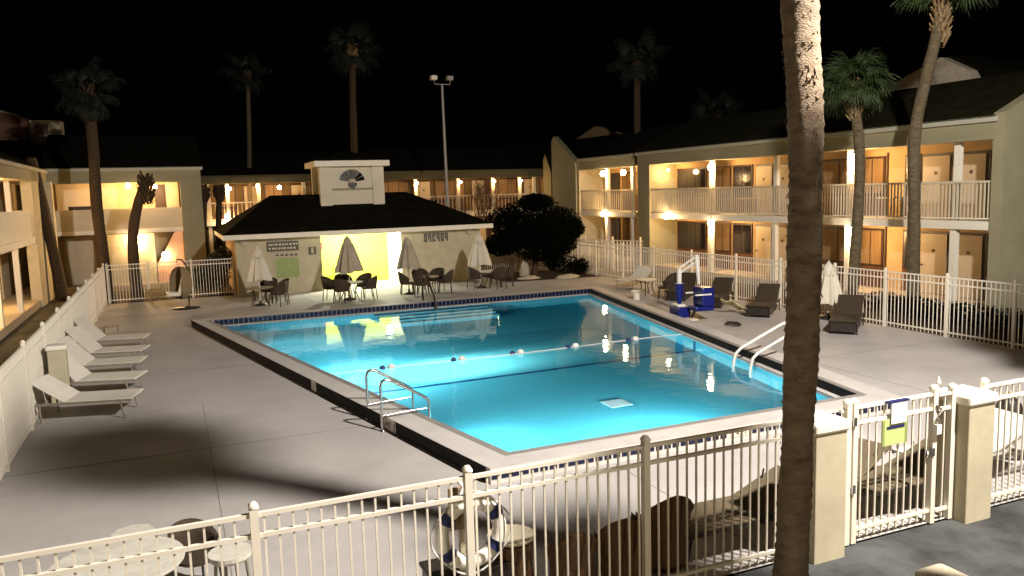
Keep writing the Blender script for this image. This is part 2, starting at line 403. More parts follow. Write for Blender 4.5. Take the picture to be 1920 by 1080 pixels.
# float rope
rp = thing('float_rope', 'white float rope with five buoys strung across the pool', 'rope', (0, 18.6, WZ))
pts = [(xl(18.6)+(xr(18.6)-xl(18.6))*t, .06*S(t*9), .012) for t in [i/40 for i in range(41)]]
part(MB().tube(pts, .012, 6), 'line', M_rope, rp)
for x in (4.6, 6.4, 8.0, 9.6, 11.45):
    fl = MB().lathe([(.02, -.09), (.065, -.06), (.08, 0), (.065, .06), (.02, .09)], 14)
    o = part(fl, 'float', M_rope, rp); o.rotation_euler = (0, PI/2, 0); o.location = (x+.06, 0, .03)
    fl = MB().lathe([(.02, -.07), (.06, -.04), (.065, .03), (.02, .07)], 14)
    o = part(fl, 'float_cap', M_navy, rp); o.rotation_euler = (0, PI/2, 0); o.location = (x-.16, 0, .025)

# ------------------------------------------------------------------ ladders / rails
def handrails(name, label, cat, loc, rz, offs, prof, rungs, r=.027, mr=None):
    mr = mr or M_steel
    t = thing(name, label, cat, loc, rz)
    for y in offs:
        part(MB().tube([(p[0], y, p[1]) for p in prof], r, 10), 'rail', mr, t)
        part(MB().lathe([(.055, 0), (.05, .03), (.03, .035)], 12, (prof[0][0], y, 0)), 'base_flange', M_steel, t)
    for (x, z) in rungs:
        part(MB().box(x-.04, x+.04, offs[0], offs[1], z-.015, z+.015), 'rung', M_steel, t)
    return t
prof = [(0, 0), (0, .55), (.0, .82), (.03, .9), (.09, .93), (.2, .9), (.75, .56), (.86, .48), (.90, .4), (.90, .2), (.9, .07)]
hr = handrails('pool_handrail', 'pair of bent steel handrails at the left pool edge', 'handrail', (3.22, 13.72, 0), R(3), (0, .9), prof, [])
for y in (0, .9):
    part(MB().tube([(.02, y, .28), (.45, y, .30), (.85, y, .30)], .02, 8), 'lower_rail', M_steel, hr)
prof2 = [(0, 0), (0, .6), (-.04, .82), (-.12, .9), (-.22, .9), (-.45, .82), (-1.45, .42), (-1.60, .30), (-1.66, .1), (-1.66, -.6)]
RR_ = .034
handrails('pool_ladder', 'steel grab rails and ladder on the right pool edge beside the palm trunk', 'ladder', (13.42, 14.1, 0), R(-2), (0, .62), prof2, [(-1.66, -.12), (-1.66, -.3), (-1.66, -.48)], RR_, M_wmetal)
t = thing('step_handrail', 'dark leaning handrail at the far pool steps', 'handrail', (8.55, 28.65, 0))
part(MB().tube([(0, .15, 0), (-.02, .1, .6), (-.03, .05, .95), (0, -.1, 1.12), (.03, -.35, 1.1), (.1, -.9, .5), (.12, -1.1, 0), (.12, -1.1, -.4)], .04, 8), 'rail', M_dark, t)
# pool lift
pl_ = thing('pool_lift', 'white and blue pool lift with hanging blue seat on the right deck', 'pool lift', (14.62, 21.0, 0), R(-8))
part(B(-.2, .24, -.32, .32, .0, .42), 'base_box', M_blue, pl_, bevel=.04)
part(B(-.16, .12, -.2, .2, .42, .5), 'base_cap', M_wmetal, pl_, bevel=.02)
part(MB().tube([(0, 0, .48), (.0, 0, .85), (.0, 0, 1.15)], [.06, .13, .14], 12), 'actuator_cover', M_blue, pl_)
part(MB().tube([(0, 0, 1.1), (.0, 0, 1.62)], .075, 12), 'mast', M_wmetal, pl_)
part(MB().obb((.02, -.02, 1.66), (.42, -.38, 2.02), .05, .06), 'lift_arm', M_wmetal, pl_)
part(MB().obb((.02, -.02, 1.48), (.42, -.38, 1.86), .05, .06), 'lift_arm', M_wmetal, pl_)
part(MB().tube([(.4, -.37, 2.06), (.42, -.38, 1.8), (.46, -.42, 1.15)], [.07, .075, .045], 10), 'hanger', M_wmetal, pl_)
part(B(.3, .72, -.95, -.3, .5, 1.08), 'seat_back', M_blue, pl_, bevel=.05)
part(B(.1, .72, -.92, -.34, .36, .5), 'seat', M_blue, pl_, bevel=.04)
part(B(.05, .6, -.34, -.29, .86, .9), 'armrest', M_wmetal, pl_); part(B(.05, .6, -.97, -.92, .86, .9), 'armrest', M_wmetal, pl_)
part(MB().obb((.3, -.62, .5), (.1, -.62, .14), .07, .05), 'foot_stem', M_dark, pl_)
part(B(-.1, .22, -.86, -.42, .08, .12), 'footrest', M_wtile, pl_)

# ------------------------------------------------------------------ fences
POST = B(-.035, .035, -.035, .035, 0, 1).mesh('post', M_fence)
CAP = MB().lathe([(.055, 0), (.055, .02), (.03, .05), (.0, .06)], 4).mesh('post_cap', M_fence)
PICK = B(-.009, .009, -.009, .009, 0, 1).mesh('picket', M_fence)
def fence(label, p0, p1, posts, h=1.62, step=.117, rails=(1.60, 1.42, .14), z0=0, name='picket_fence', wide=1.0, ends=None, group=None):
    p0, p1 = Vector(p0), Vector(p1); L_ = (p1-p0).length; a = math.atan2((p1-p0).y, (p1-p0).x)
    t = thing(name, label, 'fence', (p0.x, p0.y, z0), a, group)
    for k, z in enumerate(rails):
        bx(('top_rail', 'middle_rail', 'bottom_rail')[k], M_fence, 0, L_, -.02, .02, z-(.018), z+.018, t)
    for s_ in posts:
        q = inst(POST, 'post', t, (s_, 0, 0), sc=(1, 1, h+.04)); inst(CAP, 'post_cap', q, (0, 0, 1), (0, 0, PI/4), (1, 1, 1/(h+.04)))
    n_ = int(L_/step)
    for i in range(1, n_+1):
        s_ = (i)*step
        if s_ > L_-.03 or any(abs(s_-q) < .05 for q in posts): continue
        inst(PICK, 'picket', t, (s_, 0, .04), sc=(wide, wide, rails[0]-.05))
    return t
fence('cream picket fence across the foreground with the life ring on it', (-1.45, 6.7), (6.36, 6.7), [0, 1.91, 3.79, 5.70, 7.6])
fence('cream picket fence running off to the right of the stucco gate pillars', (9.16, 6.7), (13.0, 6.7), [.05, 2.0, 3.8])
fence('long cream picket fence in front of the right hotel wing', (18.75, 11.2), (18.75, 38), [.05, 1.75, 3.6, 5.6, 7.5, 9.9, 12.2, 14.9, 17.6, 20.1, 22.6, 26.75], step=.125)
fence('cream picket fence beside the left hotel wing behind the loungers', (-2.67, 9.5), (-2.67, 37), [.05, 2.5, 5.0, 7.5, 10, 12.5, 15, 17.5, 20, 22.5, 25, 27.45], step=.117, wide=1.5)
fence('short cream picket fence between the palms and the pool house', (-2.6, 37), (2.45, 37), [.05, 1.6, 3.3, 5.0], h=1.6)
fence('dark shaded picket fence right of the pool house under the tree', (13.7, 38.0), (18.7, 38.0), [.05, 2.6, 4.95], h=1.6)
fence('cream picket fence in front of the far right hotel wing', (18.9, 38.2), (20.9, 33.0), [.1, 1.9, 3.7, 5.4], h=1.7, step=.2, wide=2.2)
# gate
gt = thing('pool_gate', 'cream picket gate with lime sign between the stucco pillars', 'gate', (7.02, 6.7, 0))
for x in (-.07, .03, 1.31): 
    q = inst(POST, 'post', gt, (x, 0, 0), sc=(1, 1, 1.68)); inst(CAP, 'post_cap', q, (0, 0, 1), (0, 0, PI/4), (1, 1, 1/1.68))
for z in (1.62, 1.44, .16): bx('rail', M_fence, .03, 1.31, -.02, .02, z-.018, z+.018, gt)
for i in range(1, 11): inst(PICK, 'picket', gt, (.03+i*.117, 0, .05), sc=(1, 1, 1.58))
bx('latch', M_steel, 1.2, 1.3, -.05, -.02, .86, .96, gt); part(MB().tube([(1.2, -.04, .93), (1.14, -.08, .93), (1.14, -.08, .86)], .012, 6), 'latch_handle', M_steel, gt)
bx('hinge', M_steel, -.03, .02, -.06, -.036, 1.42, 1.52, gt); bx('hinge', M_steel, -.03, .02, -.06, -.036, .62, .72, gt)
lk = MB().tube([(1.31, -.05, 1.5), (1.37, -.07, 1.42), (1.30, -.08, 1.36), (1.36, -.07, 1.28), (1.30, -.06, 1.24)], .018, 6); part(lk, 'chain', M_steel, gt)
part(MB().lathe([(.0, 1.70), (.028, 1.72), (.03, 1.76), (.012, 1.8), (0, 1.84)], 8, (1.38, 0, 0)), 'finial', M_wmetal, gt)
bx('padlock', M_wmetal, 1.27, 1.35, -.09, -.04, 1.14, 1.26, gt)
sg = thing('gate_sign', 'lime green notice with navy stripe hanging on the pool gate', 'sign', (7.02+.62, 6.67, 1.28))
bx('panel', M_signy, -.2, .2, -.02, -.008, -.17, .14, sg); bx('stripe', M_navy, -.13, .15, -.026, -.021, .03, .06, sg)
bx('side_border', M_signg, -.2, -.165, -.024, -.021, -.17, .14, sg); bx('side_border', M_signg, .165, .2, -.024, -.021, -.17, .14, sg)
pp = thing('paper_notice', 'white paper sheet under a blue clip on the gate top rail', 'notice', (7.02+.66, 6.66, 1.5))
bx('sheet', M_paper, -.12, .12, -.03, -.024, -.13, .12, pp); bx('clip', M_navy, -.18, .16, -.034, .024, .122, .142, pp)
fence('narrow picket fence panel between gate post and right pillar', (8.4, 6.7), (8.68, 6.7), [.24], name='fence_panel')
fence('narrow picket fence panel between left pillar and gate', (6.86, 6.72), (6.94, 6.72), [], name='fence_panel')
def pillar(label, x, y, rz=0, w_=.45):
    p = thing('gate_pillar', label, 'pillar', (x, y, 0), rz, 'stucco pillars either side of the pool gate')
    part(B(-w_/2, w_/2, -w_/2, w_/2, -.06, 1.46), 'shaft', M_cream, p, bevel=.012)
    part(B(-w_/2-.025, w_/2+.025, -w_/2-.025, w_/2+.025, 1.455, 1.585), 'cap', M_white, p, bevel=.03)
    return p
pillar('stucco gate pillar right beside the big palm trunk', 6.52, 6.72); pillar('stucco gate pillar right of the gate latch', 8.92, 6.72)
pillar('low stucco pillar between the left fence and the white loungers', -2.38, 19.0, w_=.34).scale = (1, 1, .8)

# ------------------------------------------------------------------ hotel wings
def globe_lamp(parent_unused, loc, W=WALK_W, lc=WARM, label='', r=.15, group='warm walkway lamps of the hotel wings', emi=None):
    t = thing('walkway_lamp', label, 'lamp', loc, 0, group)
    part(MB().lathe([(.001, -r), (r*.7, -r*.72), (r, 0), (r*.7, r*.72), (.04, r)], 14), 'globe', M_bulb, t)
    part(MB().lathe([(.05, r), (.07, r+.05)], 10), 'lamp_holder', M_dark, t)
    point('walkway_light', (0, 0, -r-.06), lc, W, .1, t)
    return t
DOOR = B(-.5, .5, -.02, .02, 0, 1).mesh('door', M_door)
BAL = B(-.014, .014, -.014, .014, 0, 1).mesh('baluster', M_bal)
KNOB = MB().lathe([(.001, -.03), (.035, 0), (.02, .03)], 8).mesh('door_knob', M_dark)
def wing(name, label, cat, loc, rz, L_, items, cols_, zf=(.25, 2.88), zs=2.62, zfb=5.3, ze=5.97, rail=4.1, walk=1.5, depth=8, roof=True,
         ridge=(3.5, 8.0), fins=(), bal='each', bstep=.13, railsolid=False, base=True, fin_front=0, roofm=None, flat_fins=(), wallm=None, trimm=None, parm=None, par_len=None):
    wallm = wallm or M_wall; trimm = trimm or M_trim
    t = thing(name, label, cat, loc, rz)
    W0 = walk
    bx('floor_slab', M_slab, 0, L_, 0, W0, -.05, zf[0], t)
    bx('walkway_slab', M_white, 0, L_, -.06, W0, zs, zf[1], t)
    part(B(0, L_, W0, W0+.2, zf[0], ze-.05), 'rear_wall', wallm, t)
    bx('fascia', trimm, 0, L_, -.14, .06, zfb, ze-.06, t)
    bx('gutter', M_gut if trimm is M_trim else trimm, -.1, L_+.1, -.22, -.142, ze-.16, ze, t)
    bx('soffit', M_soffit, 0, L_, .062, W0, zfb+.02, zfb+.08, t)
    for kind, a, b_, lv in items:
        z0 = zf[lv]; q = None
        if kind == 'door':
            fr = bx('door_frame', M_frame, a-.07, b_+.07, W0-.03, W0+.01, z0, z0+2.16, t)
            q = inst(DOOR, 'door', t, ((a+b_)/2, W0-.04, z0+.02), sc=(b_-a, 1, 2.05))
            inst(KNOB, 'door_knob', t, (a+.1, W0-.09, z0+1.0), (PI/2, 0, 0)); bx('door_viewer', M_brown, (a+b_)/2-.05, (a+b_)/2+.05, W0-.075, W0-.061, z0+1.45, z0+1.56, t)
        elif kind in ('win', 'dark'):
            bx('window_frame', M_frame, a, b_, W0-.05, W0+.01, z0+(.78 if lv == 0 else .7), z0+2.18, t)
            nn = 3 if b_-a > 2 else 2; wd = (b_-a-.1)/nn
            for k in range(nn):
                x0 = a+.05+k*wd
                if kind == 'win': bx('curtain', M_curtain, x0+.03, x0+wd-.03, W0-.065, W0-.052, z0+.86, z0+2.1, t)
                else: bx('pane', M_dglass, x0+.03, x0+wd-.03, W0-.065, W0-.052, z0+.86, z0+2.1, t)
            bx('lower_panel', M_brown, a, b_, W0-.05, W0-.002, z0+.02, z0+(.76 if lv == 0 else .68), t)
        elif kind == 'post':
            bx('wall_trim', M_frame, a, b_, W0-.04, W0-.002, z0, z0+2.3, t)
        elif kind == 'pale':
            bx('wall_panel', M_panel if wallm is M_walll else M_door, a, b_, W0-.05, W0-.002, z0+.02, z0+2.3, t)
    for c in cols_:
        cm = M_white if trimm is M_trim else M_bal
        bx('column', cm, c-.1, c+.1, .02, .2, zf[0], zs, t); bx('column', cm, c-.1, c+.1, .08, .24, zf[1], zfb, t)
    if railsolid:
        bx('balcony_parapet', parm or M_white, 0, par_len or L_, -.02, .1, zf[1]+.0, rail-.12, t)
    else:
        bx('balcony_rail', M_bal, 0, L_, -.04, .04, rail-.07, rail, t); bx('balcony_bottom_rail', M_white, 0, L_, -.02, .02, zf[1]+.06, zf[1]+.1, t)
        n_ = int(L_/bstep)
        if bal == 'each':
            for i in range(n_): inst(BAL, 'baluster', t, ((i+.5)*bstep, 0, zf[1]+.08), sc=(1.4, 1.4, rail-zf[1]-.14))
        else:
            mb = MB()
            for i in range(n_):
                x = (i+.5)*bstep; mb.box(x-.016, x+.016, -.016, .016, zf[1]+.08, rail-.06)
            part(mb, 'balusters', M_bal, t, kind='stuff')
    if roof:
        ry, rz_ = ridge
        mb = MB().prism([(-.25, ze-.02), (ry, rz_), (2*ry+.25, ze-.02), (2*ry+.1, ze-.06), (-.1, ze-.06)], 'x', -.05, L_+.05); part(mb, 'roof', roofm or M_roof, t)
        part(B(0, L_, W0+.2, 2*ry, 0, ze-.07), 'building_core', wallm, t)
    for a, b_, mx in fins:
        ry, rz_ = ridge; sl = (rz_-ze)/ry
        part(MB().prism([(-.12-fin_front, -.05), (-.12-fin_front, ze-.02), (-.7, ze-.32) if False else (-.12, ze+.08), (ry, rz_+.14), (2*ry+.2, ze), (2*ry+.2, -.05)], 'x', a, b_), 'end_wall', mx, t)
    for a, b_, mx in flat_fins:
        part(B(a, b_, -.12, 7, -.05, ze-.01), 'end_wall', mx, t)
    return t
def rooms(c, Lmax, lv, half='both'):
    out = []
    for s_ in (-1, 1):
        out.append(('door', c-1.12, c-.12, lv) if s_ < 0 else ('door', c+.12, c+1.12, lv))
        a, b_ = (c+1.45, c+3.9) if s_ > 0 else (c-3.9, c-1.45)
        if a > .2 and b_ < Lmax: out.append(('win', a, b_, lv))
    return out
# near right wing: local x = 35.8 - world y
L1 = 19.5
it = []
for lv in (0, 1):
    it += [('dark', 1.25, 3.65, lv), ('win', 4.35, 5.5, lv), ('dark', 5.65, 7.0, lv), ('door', 7.25, 8.25, lv), ('door', 8.55, 9.35, lv),
           ('post', 9.6, 9.7, lv), ('win', 11.1, 13.0, lv), ('win', 13.05, 14.2, lv), ('post', 14.25, 14.32, lv), ('dark', 15.05, 15.7, lv), ('door', 15.8, 16.82, lv), ('door', 17.12, 18.1, lv), ('dark', 18.2, 18.85, lv)]
wing('hotel_wing', 'two storey right hotel wing with white balcony rail and lit doors', 'hotel building', (22.5, 35.8, 0), -PI/2, L1, it,
     [5.84, 10.03, 13.86, 18.14], roofm=M_roofr, ridge=(3.5, 7.6), fins=((L1-.05, L1+.3, M_trim),), flat_fins=((0, 1.1, M_trim),), bal='each')
for y, z, l in ((28.1, 2.88, 'small pale balcony table on the right wing left of the big trunk'), (20.6, 2.88, 'small pale balcony table on the right wing by the leaning palm')):
    bt = thing('balcony_table', l, 'table', (23.1, y, z)); bx('table_top', M_white, -.25, .25, -.4, .4, .68, .72, bt)
    for sx in (-.2, .2):
        for sy in (-.35, .35): bx('leg', M_lframe, sx-.02, sx+.02, sy-.02, sy+.02, 0, .68, bt)
for y, z, l in ((29.75, 4.98, 'upper warm lamp at the second balcony column of the right wing'), (21.65, 5.0, 'upper warm lamp behind the short palm on the right wing'),
             (29.75, 2.5, 'lower warm lamp at the tall lit column of the right wing'), (21.65, 2.42, 'lower warm lamp left of the leaning palm on the right wing'), (33.1, 2.75, 'warm lamp under the balcony end nearest the corner wall')):
    globe_lamp(None, (22.42 if z != 2.75 else 22.3, y, z), label=l, W=WALK_W*1.15)
globe_lamp(None, (23.1, 34.1, 5.0), label='upper warm lamp tucked inside the far corner of the right wing', W=140, r=.06)
# block 2
it2 = []
for lv in (0, 1): it2 += [('dark', 1.0, 2.0, lv), ('win', 2.3, 3.4, lv), ('win', 3.6, 4.6, lv), ('post', 4.7, 4.8, lv), ('door', 4.95, 5.8, lv)]
wing('hotel_wing', 'middle distance hotel wing with lit balcony beyond the dark tree', 'hotel building', (22.7, 42.6, 0), -PI/2, 6.0, it2, [2.9, 5.6],
     bal='each', bstep=.2, ridge=(3.4, 7.6), flat_fins=((-.3, -.02, M_cream),))
for y, z, l in ((39.7, 5.0, 'upper warm lamp of the middle wing left of the corner'), (39.7, 2.75, 'bright lower warm lamp of the middle wing above the fence'), (37.5, 5.0, 'upper warm lamp of the middle wing nearest the dark gap')):
    globe_lamp(None, (22.55, y, z), label=l, W=WALK_W*.9)
# gable fin beyond
gf = thing('gable_wall', 'tall pointed gable wall left of the middle wing', 'wall', (22.5, 42.9, 0))
part(MB().prism([(0, -.05), (0, 5.8), (2.9, 7.5), (3.2, 7.2), (3.2, -.05)], 'x', 0, .35), 'wall', M_trim, gf)
gf2 = thing('gable_wall', 'narrow pointed gable sliver left of the tall gable wall', 'wall', (23.6, 48.5, 0))
part(MB().prism([(0, -.05), (0, 5.3), (.9, 6.6), (1.2, 6.2), (1.2, -.05)], 'x', 0, .35), 'wall', M_trim, gf2)
# far wing, right half
def far_items(L_, n):
    o = []; st = L_/n
    for k in range(n):
        a = k*st+.3
        for lv in (0, 1): o += [('door', a, a+.9, lv), ('win', a+1.2, a+st-.5, lv)]
    return o
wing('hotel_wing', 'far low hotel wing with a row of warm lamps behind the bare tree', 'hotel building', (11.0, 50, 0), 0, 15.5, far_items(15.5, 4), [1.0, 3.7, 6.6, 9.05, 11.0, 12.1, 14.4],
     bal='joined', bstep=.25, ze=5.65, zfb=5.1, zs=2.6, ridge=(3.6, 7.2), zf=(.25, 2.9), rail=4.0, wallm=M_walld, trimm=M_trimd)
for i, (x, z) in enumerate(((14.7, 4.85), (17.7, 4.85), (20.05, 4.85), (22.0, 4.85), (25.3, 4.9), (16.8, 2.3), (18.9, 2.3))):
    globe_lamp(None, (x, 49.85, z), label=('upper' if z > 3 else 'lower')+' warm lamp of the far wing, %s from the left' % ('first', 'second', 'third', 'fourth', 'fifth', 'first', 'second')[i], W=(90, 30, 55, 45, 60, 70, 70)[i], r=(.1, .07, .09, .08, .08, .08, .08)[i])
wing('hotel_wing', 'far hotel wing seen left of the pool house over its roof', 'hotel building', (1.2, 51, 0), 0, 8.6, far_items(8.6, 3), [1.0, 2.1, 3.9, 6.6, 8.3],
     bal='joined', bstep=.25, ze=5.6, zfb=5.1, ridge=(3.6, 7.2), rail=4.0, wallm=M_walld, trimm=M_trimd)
for x, z, l, W_ in ((3.15, 3.15, 'brightest low warm lamp left of the pool house roof', 330), (3.4, 4.8, 'upper warm lamp above the bright low lamp', 120), (5.0, 4.9, 'small upper lamp left of the lit curtains', 60), (6.3, 4.8, 'upper lamp by the pale lit curtains over the pool house', 110)):
    globe_lamp(None, (x, 50.8, z), label=l, W=W_, r=.12 if W_ > 100 else .07)
# left wing along the left fence (faces +x): local x = world y - 24
it3 = []
for lv in (0, 1): it3 += [('pale', 1, 3.4, lv), ('door', 4, 5, lv), ('pale', 5.6, 7.4, lv), ('door', 8.2, 9.2, lv), ('pale', 10, 12.3, lv), ('pale', 14.2, 16, lv), ('pale', 17.2, 19, lv), ('pale', 21, 24, lv)]
wing('hotel_wing', 'left hotel wing beside the long fence with solid white balcony', 'hotel building', (-5.2, 22.0, 0), PI/2, 26, it3, [.2, 4.3, 8.3, 12.2], railsolid=True, par_len=15.6, wallm=M_walll,
     zfb=5.15, ze=5.75, ridge=(3.5, 7.6), fins=())
bx_ = thing('corner_wall', 'cream inner corner wall between the two left hotel wings', 'wall', (-5.2, 38, 0))
part(B(-.3, .1, .1, 4.6, -.05, 5.2), 'wall', M_cream, bx_); part(B(-.2, .14, -.0, 4.6, 5.2, 5.72), 'fascia', M_trim, bx_)
part(B(.0, .4, 3.6, 4.0, -.05, 5.2), 'column', M_cream, bx_)
for y, z, l, W_ in ((29.5, 4.85, 'upper warm lamp of the left wing near the frame edge', 240), (29.5, 2.2, 'lower warm lamp of the left wing near the frame edge', 220), (35, 4.85, 'upper warm lamp of the left wing beyond the first column', 170), (35.2, 2.2, 'lower warm lamp of the left wing beyond the first column', 150)):
    globe_lamp(None, (-6.3, y, z), label=l, W=W_)
# far left wing facing the camera
it4 = [('pale', .4, 2.0, 0), ('pale', 3.0, 4.6, 0), ('pale', 2.2, 2.9, 1), ('pale', .3, 2.0, 1)]
fl = wing('hotel_wing', 'far left hotel wing facing the pool with pale end wall and stair', 'hotel building', (-5.2, 42.5, 0), 0, 6.75, it4, [2.2], zfb=5.1, ze=5.82, ridge=(3.5, 7.6), railsolid=True,
     flat_fins=((5.78, 6.75, M_trim),), rail=4.0, zs=2.7, parm=M_bal, wallm=M_walll)
part(B(2.4, 4.45, .1, .16, .25, 2.66), 'screen_wall', M_cream, fl); part(B(.9, 2.15, .1, .16, 3.75, 4.05), 'balcony_grille', M_frame, fl)
part(B(4.6, 5.1, 1.4, 1.49, 2.9, 5.0), 'stair_door', M_frame, fl, 'dark brown door at the stair'); part(B(5.12, 5.7, .9, 1.3, 2.9, 5.1), 'stair_wall', M_door, fl)
part(MB().prism([(4.5, .25), (5.75, .25), (5.75, 2.7), (5.4, 2.7), (4.5, 1.1)], 'y', .2, .5), 'stair_side', M_pink, fl)
part(MB().prism([(4.5, 2.9), (5.75, 2.9), (5.75, 3.8), (4.5, 3.6)], 'y', .2, .4), 'stair_side', M_pink, fl)
for x, z, l, W_ in ((-1.7, 4.95, 'upper bright lamp on the far left wing between the palms', 300), (-1.55, 2.5, 'lower bright lamp behind the short palm on the far left wing', 320), (-.55, 4.9, 'upper lamp at the stair of the far left wing', 200), (-.35, 1.6, 'low lamp under the stair of the far left wing', 60)):
    globe_lamp(None, (x, 42.4, z), label=l, W=W_, r=.12)
# roof features
rg = thing('roof_gable', 'pale gable showing above the ridge of the right wing', 'gable', (30, 25.5, 0))
part(MB().prism([(-3.2, 7.2), (2.3, 7.2), (2.3, 8.1), (-1.1, 9.2), (-2.4, 8.5)], 'x', 0, .5), 'gable_face', M_stone, rg)
part(MB().prism([(2.5, 7.2), (2.5, 8.1), (-1.15, 9.3), (-2.5, 8.6), (-2.5, 7.2)], 'x', .52, 5), 'roof', M_roof, rg)
rg2 = thing('roof_gable', 'small orange lit gable above the middle wing roof', 'gable', (30, 50.5, 0))
part(MB().prism([(0, 8.02), (3.4, 8.85), (6.5, 8.1)], 'x', 0, .5), 'gable_face', M_wall, rg2)
part(MB().prism([(0, 6.5), (0, 8.0), (6.5, 8.08), (6.5, 6.5)], 'x', 0, 5), 'roof', M_roof, rg2)
rv = thing('roof_turret', 'small pale roof turret above the left hotel wing', 'turret', (-6.4, 47, -.0))
part(B(.3, 1.65, 0, 1.6, 7.3, 8.4), 'turret_wall', M_cream, rv); part(B(.5, 1.1, -.04, -.002, 7.7, 8.2), 'louvre', M_brown, rv)
part(MB().prism([(-4.5, 8.95), (-.9, 8.85), (.28, 8.45), (.28, 7.4), (-4.5, 7.4)], 'y', -.3, 1.4), 'turret_roof', M_brown, rv)
part(MB().prism([(-4.5, 9.2), (-.9, 8.86), (.1, 8.55), (-.9, 8.75), (-4.5, 9.02)], 'y', -.4, -.31), 'roof_edge', M_trim, rv)

# ------------------------------------------------------------------ pool house
ph = thing('pool_house', 'cream pool house with dark hip roof, square cupola and lime lit alcove', 'pool house', (2.5, 36, 0))
WX, WD, AX0, AX1, AD = 11.15, 6.2, 3.6, 7.25, 2.6
part(B(0, AX0, 0, .2, 0, 2.5), 'front_wall', M_cream, ph); part(B(AX1, WX, 0, .2, 0, 2.5), 'front_wall', M_cream, ph)
part(B(0, .2, .2, WD, 0, 2.5), 'side_wall', M_wall, ph); part(B(WX-.2, WX, .2, WD, 0, 2.5), 'side_wall', M_cream, ph); part(B(0, WX, WD, WD+.2, 0, 2.5), 'back_wall', M_cream, ph)  # left side wall takes the browner wall colour to carry its shade
part(B(AX0, AX1, 0, .2, 2.46, 2.5), 'lintel', M_white, ph)
part(B(AX0-.1, AX0-.001, .2, AD, 0, 2.5), 'alcove_side', M_lime, ph); part(B(AX1+.001, AX1+.1, .2, AD, 0, 2.5), 'alcove_side', M_white, ph)
part(B(AX0, AX1, AD, AD+.1, 0, 2.5), 'alcove_wall', M_lime, ph); part(B(AX0, AX1, 0, AD, 2.502, 2.55), 'alcove_ceiling', M_white, ph)
part(B(AX0, AX1, 0, AD, .004, .02), 'alcove_floor', M_limef, ph)
ov = .5
part(B(-ov, WX+ov, -ov, -ov+.1, 2.47, 2.68), 'fascia_board', M_white, ph); part(B(-ov, -ov+.1, -ov+.1, WD+ov, 2.47, 2.68), 'fascia_board', M_white, ph)
part(B(WX+ov-.1, WX+ov, -ov+.1, WD+ov, 2.47, 2.68), 'fascia_board', M_white, ph); part(B(-ov+.1, WX+ov-.1, -ov+.1, WD+ov, 2.56, 2.6), 'eave_soffit', M_white, ph)
a, b_, c, dd = -ov-.03, WX+ov+.03, -ov-.03, WD+ov+.03; rz_ = 4.3; r0, r1, rm = 1.9, WX-2.7, WD/2
roof = MB().add([(a, c, 2.685), (b_, c, 2.685), (b_, dd, 2.685), (a, dd, 2.685), (r0, rm, rz_), (r1, rm, rz_)], [(0, 1, 5, 4), (1, 2, 5), (2, 3, 4, 5), (3, 0, 4), (0, 3, 2, 1)])
part(roof, 'roof', M_roof, ph)
# shingle course strips give the roof relief
sh = MB()
for k in range(1, 14):
    t_ = k/14; y = c+(rm-c)*t_; z = 2.685+(rz_-2.685)*t_; xa = a+(r0-a)*t_; xb = b_+(r1-b_)*t_
    sh.obb((xa+.02, y, z+.004), (xb-.02, y, z+.004), .03, .012)
part(sh, 'shingle_courses', M_roof, ph, kind='stuff')
cx0, cx1, cy0, cy1 = 4.02, 7.05, 1.85, 4.2
part(B(cx0+.25, cx1-.25, cy0+.1, cy1-.1, 3.0, 5.55), 'cupola', M_cup, ph)
for x in (cx0, cx1-.55): part(B(x, x+.55, cy0, cy0+.3, 3.25, 5.55), 'cupola_pilaster', M_cup, ph)
for x in (cx0, cx1-.55): part(B(x, x+.55, cy1-.3, cy1, 3.25, 5.55), 'cupola_pilaster', M_cup, ph)
part(B(cx0+.56, cx1-.56, cy0+.02, cy0+.099, 4.46, 4.54), 'cupola_band', M_trim, ph)
part(B(cx0-.25, cx1+.25, cy0-.25, cy1+.25, 5.55, 5.82), 'cupola_cornice', M_white, ph, bevel=.02)
part(MB().add([(cx0-.2, cy0-.2, 5.822), (cx1+.2, cy0-.2, 5.822), (cx1+.2, cy1+.2, 5.822), (cx0-.2, cy1+.2, 5.822), ((cx0+cx1)/2, (cy0+cy1)/2, 6.35)], [(0, 1, 4), (1, 2, 4), (2, 3, 4), (3, 0, 4)]), 'cupola_roof', M_roof, ph)
# fan emblem
fx, fz = (cx0+cx1)/2+.0, 4.83
for k in range(7):
    a0, a1 = R(8+k*23.6), R(8+k*23.6+20)
    pts = [(fx+.16*C_(a0), fz+.16*S(a0)), (fx+.6*C_(a0), fz+.58*S(a0)), (fx+.6*C_(a1), fz+.58*S(a1)), (fx+.16*C_(a1), fz+.16*S(a1))]
    part(MB().prism(pts, 'y', cy0+.0, cy0+.098), 'fan_blade', M_dglass if k in (0, 1) else (M_signd if k % 2 else M_dark), ph)
part(MB().prism([(fx-.17, fz-.02), (fx+.17, fz-.02), (fx+.14, fz+.13), (fx-.14, fz+.13)], 'y', cy0-.03, cy0+.09), 'fan_hub', M_stone, ph)
part(MB().prism([(fx-.2, fz-.05), (fx+.22, fz-.05), (fx+.2, fz-.18), (fx+.03, fz-.35), (fx-.18, fz-.2)], 'y', cy0-.02, cy0+.09), 'fan_base', M_dark, ph)
